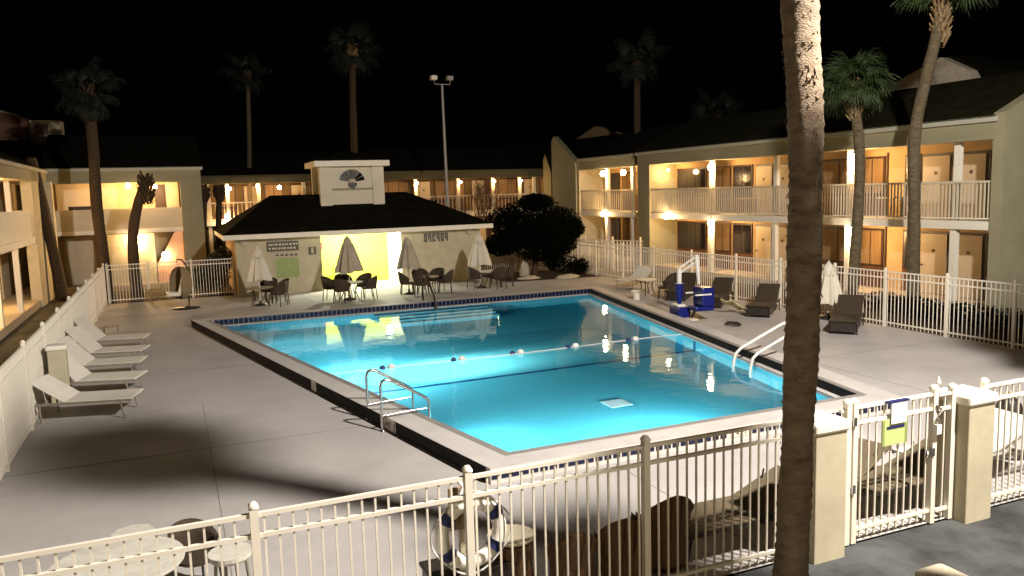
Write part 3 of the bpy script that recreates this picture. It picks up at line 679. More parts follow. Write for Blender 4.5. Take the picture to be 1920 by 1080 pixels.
# pool house signs and lights
s1 = thing('wall_sign', 'dark two line plaque under the left eave of the pool house', 'sign', (2.5+1.95, 36, 2.1))
bx('plate', M_signd, -.68, .66, -.04, -.004, -.22, .2, s1)
rnd = random.Random(4)
for z in (.07, -.1):
    x = -.6
    while x < .56:
        w_ = rnd.uniform(.04, .1); bx('lettering', M_cush, x, x+w_, -.046, -.041, z-.04, z+.04, s1); x += w_+rnd.uniform(.03, .07)
s2 = thing('notice_board', 'pale green notice board on the left pool house wall', 'sign', (2.5+2.1, 36, 1.2))
bx('frame', M_stone, -.56, .56, -.03, -.004, -.6, .62, s2); bx('panel', M_signg, -.48, .48, -.042, -.031, -.5, .38, s2)
for k in range(5): bx('lettering', M_signd, -.48+k*.2, -.34+k*.2, -.042, -.032, .46, .54, s2)
s3 = thing('wall_sign', 'row of dark characters on the right pool house wall', 'sign', (2.5+8.95, 36, 2.14))
for k in range(6):
    x = -.6+k*.205; st = rnd.choice((0, 1, 2))
    bx('character', M_signd, x, x+.15, -.03, -.004, .1, .19, s3); bx('character', M_signd, x+(.08 if k % 2 else 0), x+.15, -.03, -.004, -.2, -.1, s3)
    bx('character', M_signd, x, x+.06, -.03, -.004, -.1, .1, s3); bx('character', M_signd, x+.09, x+.15, -.03, -.004, (-.1 if k != 2 else 0), .1, s3)
s4 = thing('small_notice', 'small grey notice left of the lime alcove', 'notice', (2.5+3.2, 36, 1.82)); bx('plate', M_signd, -.16, .16, -.03, -.004, -.17, .17, s4); bx('sheet', M_stone, -.05, .06, -.036, -.031, -.12, .14, s4)
s5 = thing('alarm_box', 'small red and white box on the lime alcove wall', 'box', (2.5+3.95, 36+AD, 1.85)); bx('case', M_white, -.1, .14, -.09, -.002, -.17, .17, s5); bx('label', M_red, .04, .14, -.1, -.091, -.17, .17, s5)
for x, l in ((.35, 'round unlit flood lamp at the left eave of the pool house'), (WX-.55, 'round unlit flood lamp at the right eave of the pool house')):
    e = thing('eave_lamp', l, 'lamp', (2.5+x, 36, 2.36)); part(MB().lathe([(.05, 0), (.16, .04), (.17, .1), (.15, .11)], 14), 'shade', M_stone, e).rotation_euler = (PI/2, 0, 0)
al = thing('alcove_lamp', 'bright ceiling lamp inside the lime alcove', 'lamp', (2.5+4.9, 36.9, 2.46)); part(MB().lathe([(.2, -.03), (.22, .0), (.2, .03)], 16), 'diffuser', emit('alcove_lens', (1, 1, .8), 9), al)
point('alcove_light', (0, 0, -.2), (1, .98, .76), 760, .15, al)
al2 = thing('alcove_lamp', 'small ceiling lamp at the right side of the alcove', 'lamp', (2.5+6.7, 36.7, 2.46)); part(MB().lathe([(.1, -.03), (.12, .0), (.1, .03)], 16), 'diffuser', MATS['alcove_lens'], al2)
point('alcove_light', (0, 0, -.2), (1, .97, .80), 300, .15, al2)
bs_ = thing('alcove_bin', 'low lime green bin inside the alcove behind the umbrella table', 'bin', (2.5+4.75, 37.9, 0)); part(B(-.3, .3, -.2, .2, 0, .85), 'body', M_signy, bs_, bevel=.03); part(B(-.33, .33, -.23, .23, .851, .9), 'lid', M_signg, bs_, bevel=.015)

# ------------------------------------------------------------------ furniture
def umbrella(label, x, y, top=2.5, low=1.15, rad=.42, m=M_canvas, lean=(0, 0), seed=0, group='closed umbrellas on the pool deck', pole=True, base=True):
    t = thing('umbrella', label, 'umbrella', (x, y, 0), seed*1.3, group)
    mb = MB(); n = 48; prof = [(low, 1.0), (low+.12, .95), (low+(top-low)*.5, .62), (low+(top-low)*.78, .36), (top-.32, .30)]
    vs = []; fs = []
    for z, k in prof:
        for q in range(n):
            a_ = 2*PI*q/n; f = .80+.20*C_(8*a_+seed)+.07*S(3*a_+seed)
            vs.append((rad*k*f*C_(a_)+lean[0]*(top-z), rad*k*f*S(a_)+lean[1]*(top-z), z+(.05*S(2*a_+seed) if k > .99 else 0)))
    for i in range(len(prof)-1):
        for q in range(n): fs.append((i*n+q, i*n+(q+1) % n, (i+1)*n+(q+1) % n, (i+1)*n+q))
    mb.add(vs, fs, True); part(mb, 'canopy', m, t)
    cp = MB(); vs = []; fs = []
    for z, k in ((top-.42, .19), (top-.2, .15), (top-.04, .03)):
        for q in range(24):
            a_ = 2*PI*q/24; f = 1+.12*C_(8*a_); vs.append((k*f*C_(a_), k*f*S(a_), z))
    for i in range(2):
        for q in range(24): fs.append((i*24+q, i*24+(q+1) % 24, (i+1)*24+(q+1) % 24, (i+1)*24+q))
    fs.append(tuple(range(48, 72))); cp.add(vs, fs, True); part(cp, 'top_vent', m, t)
    part(MB().tube([(0, 0, 0), (0, 0, top)], .022, 8), 'pole', M_wmetal if m is M_canvasw else M_stone, t)
    part(MB().lathe([(.26, 0), (.26, .05), (.05, .1), (.04, .2)], 18), 'base', M_dark, t)
    return t
def table(label, x, y, r=.55, h=.72, m=M_wickt, group='round deck tables', leg=M_dark, name='round_table'):
    t = thing(name, label, 'table', (x, y, 0), 0, group)
    part(MB().lathe([(r-.02, h-.04), (r, h-.02), (r, h), (.001, h+.002)], 28), 'table_top', m, t)
    for k in range(4):
        a_ = PI/4+k*PI/2; part(MB().tube([(r*.8*C_(a_), r*.8*S(a_), 0), (r*.5*C_(a_), r*.5*S(a_), h*.5), (r*.7*C_(a_), r*.7*S(a_), h-.04)], .02, 6), 'leg', leg, t)
    return t
def chair_proto(m):
    t = thing('wicker_chair', 'x', 'chair')
    part(MB().lathe([(.24, .40), (.27, .42), (.27, .46), (.001, .47)], 16), 'seat', m, t)
    mb = MB(); n = 16; vs = []
    for i in range(n+1):
        a_ = R(-100+200*i/n)+PI  # shell behind, opening towards +x
        k = abs(i/n-.5)*2; h = .88-.28*k**2.2
        for r_, z in ((.27, .42), (.31, .65), (.34, h), (.31, h), (.28, .65), (.245, .45)): vs.append((r_*C_(a_), r_*S(a_), z))
    fs = []
    for i in range(n):
        for q in range(5): fs.append((i*6+q, (i+1)*6+q, (i+1)*6+q+1, i*6+q+1))
    mb.add(vs, fs, True); part(mb, 'backrest', m, t)
    for sx in (-1, 1):
        for sy in (-1, 1): part(MB().tube([(sx*.24, sy*.22, 0), (sx*.2, sy*.19, .42)], .018, 6), 'leg', M_dark, t)
    return t
def barrel_proto(m):
    t = thing('barrel_chair', 'x', 'chair')
    part(MB().lathe([(.24, .02), (.29, .2), (.29, .42), (.25, .44)], 20), 'base', m, t); part(MB().lathe([(.25, .44), (.24, .48), (.001, .49)], 20), 'seat_cushion', M_cush, t)
    mb = MB(); n = 20; vs = []
    for i in range(n+1):
        a_ = R(-105+210*i/n)+PI; k = abs(i/n-.5)*2; h = .94-.46*k**1.5
        for r_, z in ((.292, .4), (.33, .65), (.36, h-.03), (.34, h), (.31, h-.02), (.28, .65), (.262, .45)): vs.append((r_*C_(a_), r_*S(a_), z))
    fs = []
    for i in range(n):
        for q in range(6): fs.append((i*7+q, (i+1)*7+q, (i+1)*7+q+1, i*7+q+1))
    mb.add(vs, fs, True); part(mb, 'backrest', m, t); return t
CH = {}
def chair(label, x, y, rz, m=M_wick, sc=1.0, group='wicker chairs around the umbrella tables'):
    if m.name not in CH:
        c = (barrel_proto if m in (M_barrel,) else chair_proto)(m); CH[m.name] = c
    else: c = copy_tree(CH[m.name])
    c.location = (x, y, 0); c.rotation_euler = (0, 0, rz); c.scale = (sc, sc, sc); c['label'] = label; c['group'] = group; return c
def around(x, y, angs, labels, d=.8, **k):
    k.setdefault('sc', 1.12)
    for a_, l in zip(angs, labels):
        chair(l, x+d*C_(R(a_)), y+d*S(R(a_)), R(a_)+PI, **k)
umbrella('closed tan umbrella at the leftmost pool house table', 3.05, 32.6, 2.34, 1.0, .50, M_canvasw, seed=1)
table('dark round table under the leftmost closed umbrella', 3.05, 32.6)
around(3.05, 32.6, (-40, 10, 60), ('wicker chair front right of the leftmost umbrella table', 'wicker chair right of the leftmost umbrella table', 'wicker chair behind right of the leftmost umbrella table'))
umbrella('closed grey brown umbrella in front of the lime alcove', 6.5, 32.2, 2.62, 1.14, .60, M_canvas, seed=2)
table('dark round table in front of the lime alcove', 6.5, 32.2)
around(6.5, 32.2, (-125, 150, -30, 35, 95), ('wicker chair front left of the alcove table', 'wicker chair left of the alcove table', 'wicker chair front right of the alcove table', 'wicker chair right of the alcove table', 'wicker chair behind the alcove table'))
umbrella('closed tan umbrella at the right edge of the lime alcove', 9.05, 32.5, 2.42, 1.1, .52, M_canvas, seed=4)
table('dark round table right of the lime alcove', 9.75, 32.3)
around(9.75, 32.3, (170, -120, -20, 40, 90), ('wicker chair left of the table right of the alcove', 'wicker chair front left of the table right of the alcove', 'wicker chair front right of the table right of the alcove', 'wicker chair far right of the table right of the alcove', 'wicker chair behind the table right of the alcove'))
umbrella('closed pale umbrella at the right corner of the pool house', 12.35, 32.7, 2.42, 1.0, .54, M_canvasw, seed=5)
table('round table with pale top by the right pool house corner', 12.95, 32.7, m=M_white)
around(12.75, 32.7, (200, -80, -20), ('wicker chair left of the pale topped table', 'wicker chair front of the pale topped table', 'wicker chair right of the pale topped table'), m=M_wick)

def lounger_proto(mf, mr, bx_=-.02, bz=.86, Wd=.7):
    t = thing('sun_lounger', 'x', 'sun lounger')   # local +x = foot, head at -x
    part(B(.62, 1.95, -Wd/2, Wd/2, .36, .40), 'seat', mf, t, bevel=.012)
    bk = MB().obb((.62, 0, .385), (bx_, 0, bz), Wd, .035, (0, 0, 1)); part(bk, 'backrest', mf, t, bevel=.01)
    for s_ in (-1, 1):
        part(MB().obb((.05, s_*Wd/2, .36), (1.95, s_*Wd/2, .36), .035, .05), 'side_rail', mr, t)
        for x in (.12, 1.72): part(MB().tube([(x+(.02 if x < 1 else .08), s_*(Wd/2), 0), (x, s_*Wd/2, .36)], .02, 6), 'leg', mr, t)
        part(MB().tube([(.25, s_*.3, .37), (.18, s_*.3, .68)], .013, 6), 'back_strut', mr, t)
    if mf is M_wick:
        part(B(.55, 1.9, -Wd/2+.02, Wd/2-.02, .08, .35), 'side_skirt', mr, t)
    part(MB().tube([(1.80, -Wd/2, .03), (1.80, Wd/2, .03)], .014, 6), 'foot_bar', mr, t)
    return t
LP = {}
def lounger(label, x, y, rz, key='w', group=None, sc=1.0, ang=None):
    if key not in LP: LP[key] = {'w': lambda: lounger_proto(M_sling, M_lframe, -.02, .8, .84), 'h': lambda: lounger_proto(M_sling, M_lframe, .0, 1.0, .84), 'f': lambda: lounger_proto(M_tan, M_dark, -.08, .66), 'b': lambda: lounger_proto(M_wick, M_dark), 'g': lambda: lounger_proto(M_wickt, M_dark)}[key](); c = LP[key]
    else: c = copy_tree(LP[key])
    c.location = (x, y, 0); c.rotation_euler = (0, 0, rz); c['label'] = label; c['group'] = group or 'loungers'; return c
for i, (y, l) in enumerate(((17.55, 'white sun lounger nearest the camera along the left fence'), (19.5, 'second white sun lounger from the camera along the left fence'), (21.3, 'middle white sun lounger of the row at the left fence'), (23.0, 'second farthest white sun lounger at the left fence'), (25.0, 'farthest white sun lounger of the row at the left fence'))):
    lounger(l, -2.58+.04*(i % 2), y+.3, R((-15, -17, -13, -16, -14)[i]), 'h' if i else 'w', 'white loungers along the left fence').scale = (.92, .95, 1)
tb = thing('side_table', 'small square side table behind the row of white loungers', 'table', (-1.9, 27.0, 0)); part(B(-.22, .22, -.22, .22, .42, .45), 'table_top', M_lframe, tb)
for sx in (-1, 1):
    for sy in (-1, 1): part(B(sx*.19-.015, sx*.19+.015, sy*.19-.015, sy*.19+.015, 0, .42), 'leg', M_lframe, tb)
lounger('pale sun lounger with raised back near the right fence corner', 18.75, 29.4, R(205), 'w', 'loungers along the right fence')
for (x, y, l) in ((18.3, 25.6, 'brown wicker lounger behind the pool lift'), (18.3, 23.5, 'brown wicker lounger second from the pool lift'), (18.3, 21.1, 'brown wicker lounger with a towel on it'), (18.3, 17.6, 'brown wicker lounger right of the big palm trunk')):
    lounger(l, x, y, R(218), 'b', 'loungers along the right fence')
tw = thing('beach_towel', 'crumpled cream towel hanging over a brown lounger', 'towel', (16.75, 21.0, 0), R(20))
mb = MB(); vs = []; fs = []
for i in range(9):
    for k in range(7):
        u, v = i/8, k/6; vs.append((-.5+.9*u, -.3+.5*v+.05*S(u*7), .5-.45*u*(1-.25*v)+.04*S(9*v+5*u)))
for i in range(8):
    for k in range(6): fs.append((i*7+k, (i+1)*7+k, (i+1)*7+k+1, i*7+k+1))
mb.add(vs, fs, True); o = part(mb, 'cloth', M_towel, tw); so = o.modifiers.new('solid', 'SOLIDIFY'); so.thickness = .025
st = thing('side_stool', 'small white stool in front of the pale lounger', 'stool', (15.9, 25.6, 0)); part(MB().lathe([(.2, .3), (.22, .33), (.22, .36), (.001, .37)], 4), 'seat', M_white, st); part(MB().lathe([(.14, 0), (.12, .3)], 8), 'stem', M_white, st)
table('low round table with bright top near the pool lift', 17.0, 26.6, .4, .62, M_white, leg=M_wick)
chair('dark wicker chair left of the pool lift', 16.9, 25.2, R(150), group='wicker chairs on the right deck'); chair('dark wicker chair right of the low bright table', 17.6, 25.7, R(200), group='wicker chairs on the right deck')
umbrella('closed white umbrella standing right of the big palm trunk', 18.45, 18.65, 1.8, .5, .52, M_canvasw, seed=3)
ob = thing('deck_mat', 'dark hose coil lying on the deck beside the lift', 'hose', (15.3, 19.2, 0)); part(MB().tube([(.5*C_(a_/3)*(1-.02*a_)*.5, .28*S(a_/3), .03+.002*a_) for a_ in range(38)], .022, 6), 'coil', M_dark, ob)
# hanging egg chair
eg = thing('egg_chair', 'hanging egg chair with cream cushion on a curved dark stand', 'hanging chair', (.35, 33.5, 0))
part(MB().lathe([(.52, 0), (.52, .03), (.1, .06), (.03, .1)], 24), 'base', M_dark, eg)
part(MB().tube([(.1, 0, .05), (.14, 0, .6), (.22, 0, 1.1), (.14, 0, 1.6), (-.02, 0, 1.9), (-.2, 0, 1.95), (-.22, 0, 1.88)], .03, 8), 'stand', M_dark, eg)
part(MB().tube([(-.22, 0, 1.9), (-.2, 0, 1.68)], .012, 6), 'chain', M_dark, eg)
bm_ = MB(); n = 18; vs = []; fs = []
rows_ = 12
for i in range(rows_+1):
    ph_ = PI*i/rows_; rr = .42*S(ph_)**.8 if 0 < i < rows_ else .0; z = 1.02+.64*C_(ph_)
    for k in range(n+1):
        a_ = R(-125+250*k/n); vs.append((-.18+rr*C_(a_), rr*S(a_), z))
for i in range(rows_):
    for k in range(n): fs.append((i*(n+1)+k, i*(n+1)+k+1, (i+1)*(n+1)+k+1, (i+1)*(n+1)+k))
bm_.add(vs, fs, True); o = part(bm_, 'basket', M_wickt, eg); o.rotation_euler = (0, 0, R(40))
cu = MB(); cu.obb((-.68, -.12, .62), (-.15, -.05, .6), .5, .16); o = part(cu, 'seat_cushion', M_white, eg, bevel=.05)
cu = MB(); cu.obb((-.2, -.12, .62), (-.02, -.1, 1.3), .5, .14, (1, 0, 0)); part(cu, 'back_cushion', M_white, eg, bevel=.05)

# foreground furniture behind the near fence
table('large round white table in the bottom left corner', -.72, 8.35, .62, .72, M_stone2, leg=M_lframe, group=None)
for x, y, l, dm in ((-.62, 9.35, 'round stool with pale octagonal top behind the corner table', 8), (.32, 8.35, 'round pale stool beside the second fence post', 20)):
    s = thing('round_stool', l, 'stool', (x, y, 0)); part(MB().lathe([(.2, .55), (.22, .58), (.22, .62), (.001, .625)], dm), 'seat', M_stone2, s)
    for k in range(4): a_ = k*PI/2+.3; part(MB().tube([(.2*C_(a_), .2*S(a_), 0), (.15*C_(a_), .15*S(a_), .56)], .018, 6), 'leg', M_lframe, s)
chair('dark chair behind the two pale stools', .0, 9.0, R(-60), m=M_wick, sc=.8, group='wicker chairs behind the near fence')
table('round dark table with tan rim right of the life ring', 3.02, 7.35, .25, .66, M_cush, leg=M_barrel, group=None)
part(MB().lathe([(.25, -.0), (.22, .3), (.23, .6)], 20, (0, 0, 0)), 'barrel_base', M_barrel, bpy.data.objects[[o.name for o in bpy.data.objects if o.name.startswith('round_table') and o.get('label', '').startswith('round dark table with tan')][0]])
chair('dark chair between the round table and the brown barrel chairs', 3.62, 7.16, R(80), m=M_barrel, sc=.8, group='wicker chairs behind the near fence')
chair('brown barrel chair in front of the other by the fence post', 4.2, 7.1, R(70), m=M_barrel, sc=.88, group='brown barrel chairs behind the near fence')
chair('taller brown barrel chair directly behind the fence post', 4.76, 7.2, R(85), m=M_barrel, sc=1.0, group='brown barrel chairs behind the near fence')
lounger('tan lounger behind the fence just left of the big palm trunk', 6.75, 7.35, R(180), 'f', 'loungers behind the near fence')
lounger('tan lounger seen through the pool gate', 8.5, 7.9, R(192), 'f', 'loungers behind the near fence')
lounger('tan lounger seen low through the pool gate pickets', 9.2, 7.25, R(176), 'f', 'loungers behind the near fence')
lounger('white lounger behind the fence right of the gate pillars', 11.0, 7.6, R(178), 'w', 'loungers behind the near fence')
dc = umbrella('dark closed umbrella at the far right frame edge', 11.42, 7.9, 1.0, .2, .12, M_dark, seed=6, group=None)
# life ring on its stand
thing('life_ring', 'white life ring with navy bands hanging behind the fence post', 'life ring', (2.41, 6.86, 1.0)).scale = (1.16,)*3; lr = [o for o in bpy.data.objects if o.name == 'life_ring'][0]
mb = MB(); n, k = 40, 12; RR, rr = .25, .062
mb.add([((RR+rr*C_(2*PI*q/k))*C_(2*PI*i/n), rr*S(2*PI*q/k)*.8, (RR+rr*C_(2*PI*q/k))*S(2*PI*i/n)) for i in range(n) for q in range(k)],
       [(i*k+q, ((i+1) % n)*k+q, ((i+1) % n)*k+(q+1) % k, i*k+(q+1) % k) for i in range(n) for q in range(k)], True)
part(mb, 'ring', mat('ring_foam', (.84, .82, .74), .8, .05, 5), lr)
for a0 in (35, 145, 215, 325):
    mb = MB(); pts = [((RR)*C_(R(a0+s_)), 0, (RR)*S(R(a0+s_))) for s_ in (-9, -4, 0, 4, 9)]; mb.tube(pts, .068, 12); part(mb, 'band', M_navy, lr)
rpn = [(.335*C_(2*PI*i/48)*(1+.05*C_(4*2*PI*i/48)), -.02, .335*S(2*PI*i/48)*(1+.05*C_(8*PI*i/48))) for i in range(49)]
part(MB().tube(rpn, .009, 5), 'grab_rope', M_rope, lr)
ls = thing('life_ring_stand', 'tan board on a post carrying the life ring', 'stand', (2.36, 6.95, 0))
part(B(-.03, .03, 0, .05, 0, 1.0), 'post', M_stone, ls); part(B(-.13, .1, -.0, .03, 1.0, 1.42), 'board', M_wickt, ls, bevel=.01); part(MB().tube([(-.04, -.02, 1.5), (.0, -.05, 1.44), (-.04, -.06, 1.36)], .02, 6), 'hook', M_wmetal, ls)
eb = thing('equipment_box', 'dark low box under the life ring', 'box', (2.55, 7.35, 0)); part(B(-.45, .45, -.2, .2, .0, .42), 'body', M_dark, eb, bevel=.03); part(B(-.47, .47, -.22, .22, .42, .47), 'lid', M_dark, eb, bevel=.015)
# stair handrail bottom left, beige box bottom right
sr = thing('stair_railing', 'slanted pale stair rail cutting the bottom left corner', 'railing', (0, 0, 0))
part(MB().obb((-1.2, 3.0, 3.05), (-.66, 2.98, 2.05), .2, .07, (0, 1, 0)), 'hand_rail', M_fence, sr); part(MB().tube([(-.85, 3.05, 0), (-.85, 3.05, 2.35)], .04, 6), 'post', M_fence, sr)
ubx = thing('stone_urn', 'low beige stone block with a rounded top on the dark path', 'block', (6.62, 5.15, 0)); part(B(-.19, .19, -.19, .19, -.03, .42), 'body', M_stone, ubx, bevel=.05)

# ------------------------------------------------------------------ palms
def frond_mesh(seed, Lp=.9, Lb=.95, m=M_frond):
    rn = random.Random(seed); mb = MB()
    # petiole along +x, blade is a costapalmate fan
    mb.tube([(0, 0, 0), (Lp*.5, 0, .02), (Lp, 0, 0)], [.022, .016, .012], 5)
    n = 26
    for i in range(n):
        a_ = R(-118+236*i/(n-1)); ll = Lb*(1-.28*abs(a_)/R(118))*rn.uniform(.85, 1.05)
        dx, dy = C_(a_), S(a_); px, py = -dy, dx; fold = .05
        w0 = .035
        zz = [0, -.02-.08*abs(S(a_)), -.12-.22*abs(S(a_))-rn.uniform(0, .12), -.34-.35*abs(S(a_))-rn.uniform(0, .25)]
        ss = [0.02, ll*.45, ll*.8, ll]; ws = [.012, .05, .032, .003]
        vs = []
        for s_, wz, z in zip(ss, ws, zz):
            vs += [(Lp+dx*s_-px*wz, dy*s_-py*wz, z*ll-.015), (Lp+dx*s_, dy*s_, z*ll+.012), (Lp+dx*s_+px*wz, dy*s_+py*wz, z*ll-.015)]
        fs = []
        for k in range(3): fs += [(k*3, k*3+1, k*3+4, k*3+3), (k*3+1, k*3+2, k*3+5, k*3+4)]
        mb.add(vs, fs)
    me = bpy.data.meshes.new('frond'); me.from_pydata(mb.v, [], mb.f); me.materials.append(m); return me
FR = [frond_mesh(i) for i in range(4)]; FRD = [frond_mesh(i, m=M_frond_dim) for i in range(4)]
def trunk_mesh(pts, r0, r1, m, seed, rings=.05, rough=.06, n=20, flare=1.25):
    rn = random.Random(seed); P = [Vector(p) for p in pts]
    # resample catmull
    out = []; seg = []
    for i in range(len(P)-1):
        p0, p1, p2, p3 = P[max(i-1, 0)], P[i], P[i+1], P[min(i+2, len(P)-1)]
        k = max(2, int((p2-p1).length/rings))
        for q in range(k):
            t = q/k; out.append(.5*((2*p1)+(-p0+p2)*t+(2*p0-5*p1+4*p2-p3)*t*t+(-p0+3*p1-3*p2+p3)*t**3))
    out.append(P[-1]); N_ = len(out); vs = []; fs = []
    for i, p in enumerate(out):
        t = i/(N_-1); r = r0+(r1-r0)*t; r *= 1+(flare-1)*math.exp(-t*14)
        rr_ = r*(1+rough*.35*(1 if i % 2 else -.4)*rn.uniform(.2, 1.5)+rough*.35*S(p.z*2.3+seed)+rough*.3*S(p.z*5.1+seed*2))
        for q in range(n):
            a_ = 2*PI*q/n; f = 1+rough*.75*rn.uniform(-1, 1)*rn.random()+rough*.5*S(a_*3+p.z*1.7+seed)
            vs.append((p.x+rr_*f*C_(a_), p.y+rr_*f*S(a_), p.z))
    for i in range(N_-1):
        for q in range(n): fs.append((i*n+q, i*n+(q+1) % n, (i+1)*n+(q+1) % n, (i+1)*n+q))
    mb = MB().add(vs, fs, True); return mb, out[-1]
def palm(label, pts, r0, r1, crown=True, nf=30, sc=1.0, seed=0, boots=.5, m=M_bark, bootm=None, rough=.06, drop=-60, group='palm trees around the pool', n=16, dark=False, fibre=0):
    base = Vector(pts[0]); t = thing('palm_tree', label, 'palm tree', base, 0, group)
    mb, tip = trunk_mesh([Vector(p)-base for p in pts], r0, r1, m, seed, rough=rough, n=n)
    part(mb, 'trunk', m, t); rn = random.Random(seed+50)
    if fibre:
        fb = MB(); P_ = [Vector(p)-base for p in pts]; zt = P_[-1].z
        for i in range(fibre):
            z = zt*(rn.random()**.8); k = max(j for j in range(len(P_)-1) if P_[j].z <= z or j == 0); u = (z-P_[k].z)/max(.01, P_[k+1].z-P_[k].z); c = P_[k].lerp(P_[k+1], min(1, max(0, u)))
            a_ = rn.uniform(0, 6.283); rr_ = (r0+(r1-r0)*z/zt)*.97; d_ = Vector((C_(a_), S(a_), 0)); sd = Vector((-S(a_), C_(a_), 0)); w_ = rn.uniform(.008, .025); ln_ = rn.uniform(.006, .028)
            p0 = Vector((c.x, c.y, z))+d_*rr_; up_ = Vector((0, 0, rn.uniform(-.05, .03)))
            fb.add([p0-sd*w_, p0+sd*w_, p0+sd*w_*.6+d_*ln_+up_, p0-sd*w_*.5+d_*ln_+up_*1.4], [(0, 1, 2, 3)])
        part(fb, 'bark_fibres', m, t, kind='stuff')
    if boots:
        bm = MB()
        for i in range(int(70)):
            z = -boots+boots*1.25*(i/70); a_ = i*2.4; rb = r1*(.9+.35*S(PI*min(1, i/60)))
            p = tip+Vector((rb*C_(a_), rb*S(a_), z)); q = p+Vector((.10*C_(a_), .10*S(a_), .2*rn.uniform(.6, 1.2)))*(1+.6*sc)*.8
            bm.obb(p-Vector((.03*C_(a_), .03*S(a_), .06)), q, .09*sc, .03, (C_(a_), S(a_), .3))
        part(bm, 'leaf_boots', bootm or M_boot, t)
    if crown:
        for i in range(nf):
            a_ = i*2.39996+rn.uniform(-.2, .2); e = 78+(drop-78)*(i/(nf-1))**.9+rn.uniform(-8, 8)
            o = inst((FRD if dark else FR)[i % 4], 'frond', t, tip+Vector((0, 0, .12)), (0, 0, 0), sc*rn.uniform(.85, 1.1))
            o.rotation_euler = (Matrix.Rotation(a_, 3, 'Z')@Matrix.Rotation(-R(e), 3, 'Y')@Matrix.Rotation(rn.uniform(-.3, .3), 3, 'X')).to_euler()
    return t
# big near palm (crown above the frame)
palm('big rough palm trunk crossing the foreground in front of the fence', [(5.60, 6.1, -.05), (5.66, 6.1, 1.76), (5.74, 6.12, 3.2), (5.75, 6.15, 4.7), (5.70, 6.2, 5.9), (5.68, 6.2, 7.15)], (.150), .17, nf=24, sc=.40, seed=1, boots=.35, rough=.10, n=28, drop=5, fibre=900)
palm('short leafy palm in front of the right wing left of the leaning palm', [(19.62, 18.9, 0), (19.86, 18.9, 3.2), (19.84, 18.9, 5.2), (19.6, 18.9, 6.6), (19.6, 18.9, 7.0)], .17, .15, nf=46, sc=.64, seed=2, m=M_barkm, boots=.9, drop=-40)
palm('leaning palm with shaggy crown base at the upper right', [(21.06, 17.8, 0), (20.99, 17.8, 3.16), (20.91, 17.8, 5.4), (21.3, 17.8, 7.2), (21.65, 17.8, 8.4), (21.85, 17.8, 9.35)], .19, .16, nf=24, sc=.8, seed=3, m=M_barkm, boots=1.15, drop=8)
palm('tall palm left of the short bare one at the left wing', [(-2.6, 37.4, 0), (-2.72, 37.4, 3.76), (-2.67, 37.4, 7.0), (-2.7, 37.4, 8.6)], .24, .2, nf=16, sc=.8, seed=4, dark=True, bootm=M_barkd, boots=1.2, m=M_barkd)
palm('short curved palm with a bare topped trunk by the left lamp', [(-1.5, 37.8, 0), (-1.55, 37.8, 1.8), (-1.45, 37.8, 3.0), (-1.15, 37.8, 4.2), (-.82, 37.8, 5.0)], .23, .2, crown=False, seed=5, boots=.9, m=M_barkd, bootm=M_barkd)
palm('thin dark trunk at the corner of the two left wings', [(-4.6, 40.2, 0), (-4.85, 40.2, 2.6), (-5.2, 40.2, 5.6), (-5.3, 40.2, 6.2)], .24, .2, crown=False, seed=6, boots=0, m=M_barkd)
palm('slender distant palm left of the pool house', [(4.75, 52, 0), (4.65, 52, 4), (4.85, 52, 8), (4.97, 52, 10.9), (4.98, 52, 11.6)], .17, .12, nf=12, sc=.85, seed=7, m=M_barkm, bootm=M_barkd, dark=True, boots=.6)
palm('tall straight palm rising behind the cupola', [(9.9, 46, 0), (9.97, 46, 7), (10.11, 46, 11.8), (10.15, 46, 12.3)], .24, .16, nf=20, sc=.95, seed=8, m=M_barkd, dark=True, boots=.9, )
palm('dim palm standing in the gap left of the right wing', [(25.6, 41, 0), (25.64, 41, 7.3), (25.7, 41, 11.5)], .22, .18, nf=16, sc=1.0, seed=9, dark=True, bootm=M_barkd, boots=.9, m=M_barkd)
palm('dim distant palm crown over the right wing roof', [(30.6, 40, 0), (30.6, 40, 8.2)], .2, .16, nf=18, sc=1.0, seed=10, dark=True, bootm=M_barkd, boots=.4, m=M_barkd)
palm('unseen palm added by the flood light to shade the big trunk', [(7.2, 4.1, 0), (7.2, 4.1, 6.9)], .2, .19, nf=12, sc=.36, seed=11, boots=.5)  # out of view; placed between flood and big palm to block light
palm('unseen palm added right of the gate pillars to shade the deck', [(13.5, 6.1, 0), (13.5, 6.2, 6.4)], .2, .19, nf=30, sc=.68, seed=14, boots=.6)  # added blocker: its crown darkens the right corner of the deck
# leafy dark tree and bushes
def leaf_cloud(blobs, n, size, seed, m):
    rn = random.Random(seed); mb = MB()
    for i in range(n):
        c, r_ = rn.choice(blobs); c = Vector(c)
        v = Vector((rn.gauss(0, 1), rn.gauss(0, 1), rn.gauss(0, 1))).normalized()*(rn.random()**.4)
        p = c+Vector((v.x*r_[0], v.y*r_[1], v.z*r_[2])); a_ = Vector((rn.gauss(0, 1), rn.gauss(0, 1), rn.gauss(0, 1))).normalized(); b_ = a_.orthogonal().normalized(); s_ = size*rn.uniform(.6, 1.4)
        mb.add([p-a_*s_, p+b_*s_*.45, p+a_*s_, p-b_*s_*.45], [(0, 1, 2, 3)])
    me = bpy.data.meshes.new('foliage'); me.from_pydata(mb.v, [], mb.f); me.materials.append(m); return me
tr = thing('oak_tree', 'dark round leafy tree right of the pool house', 'tree', (16.6, 36.3, 0))
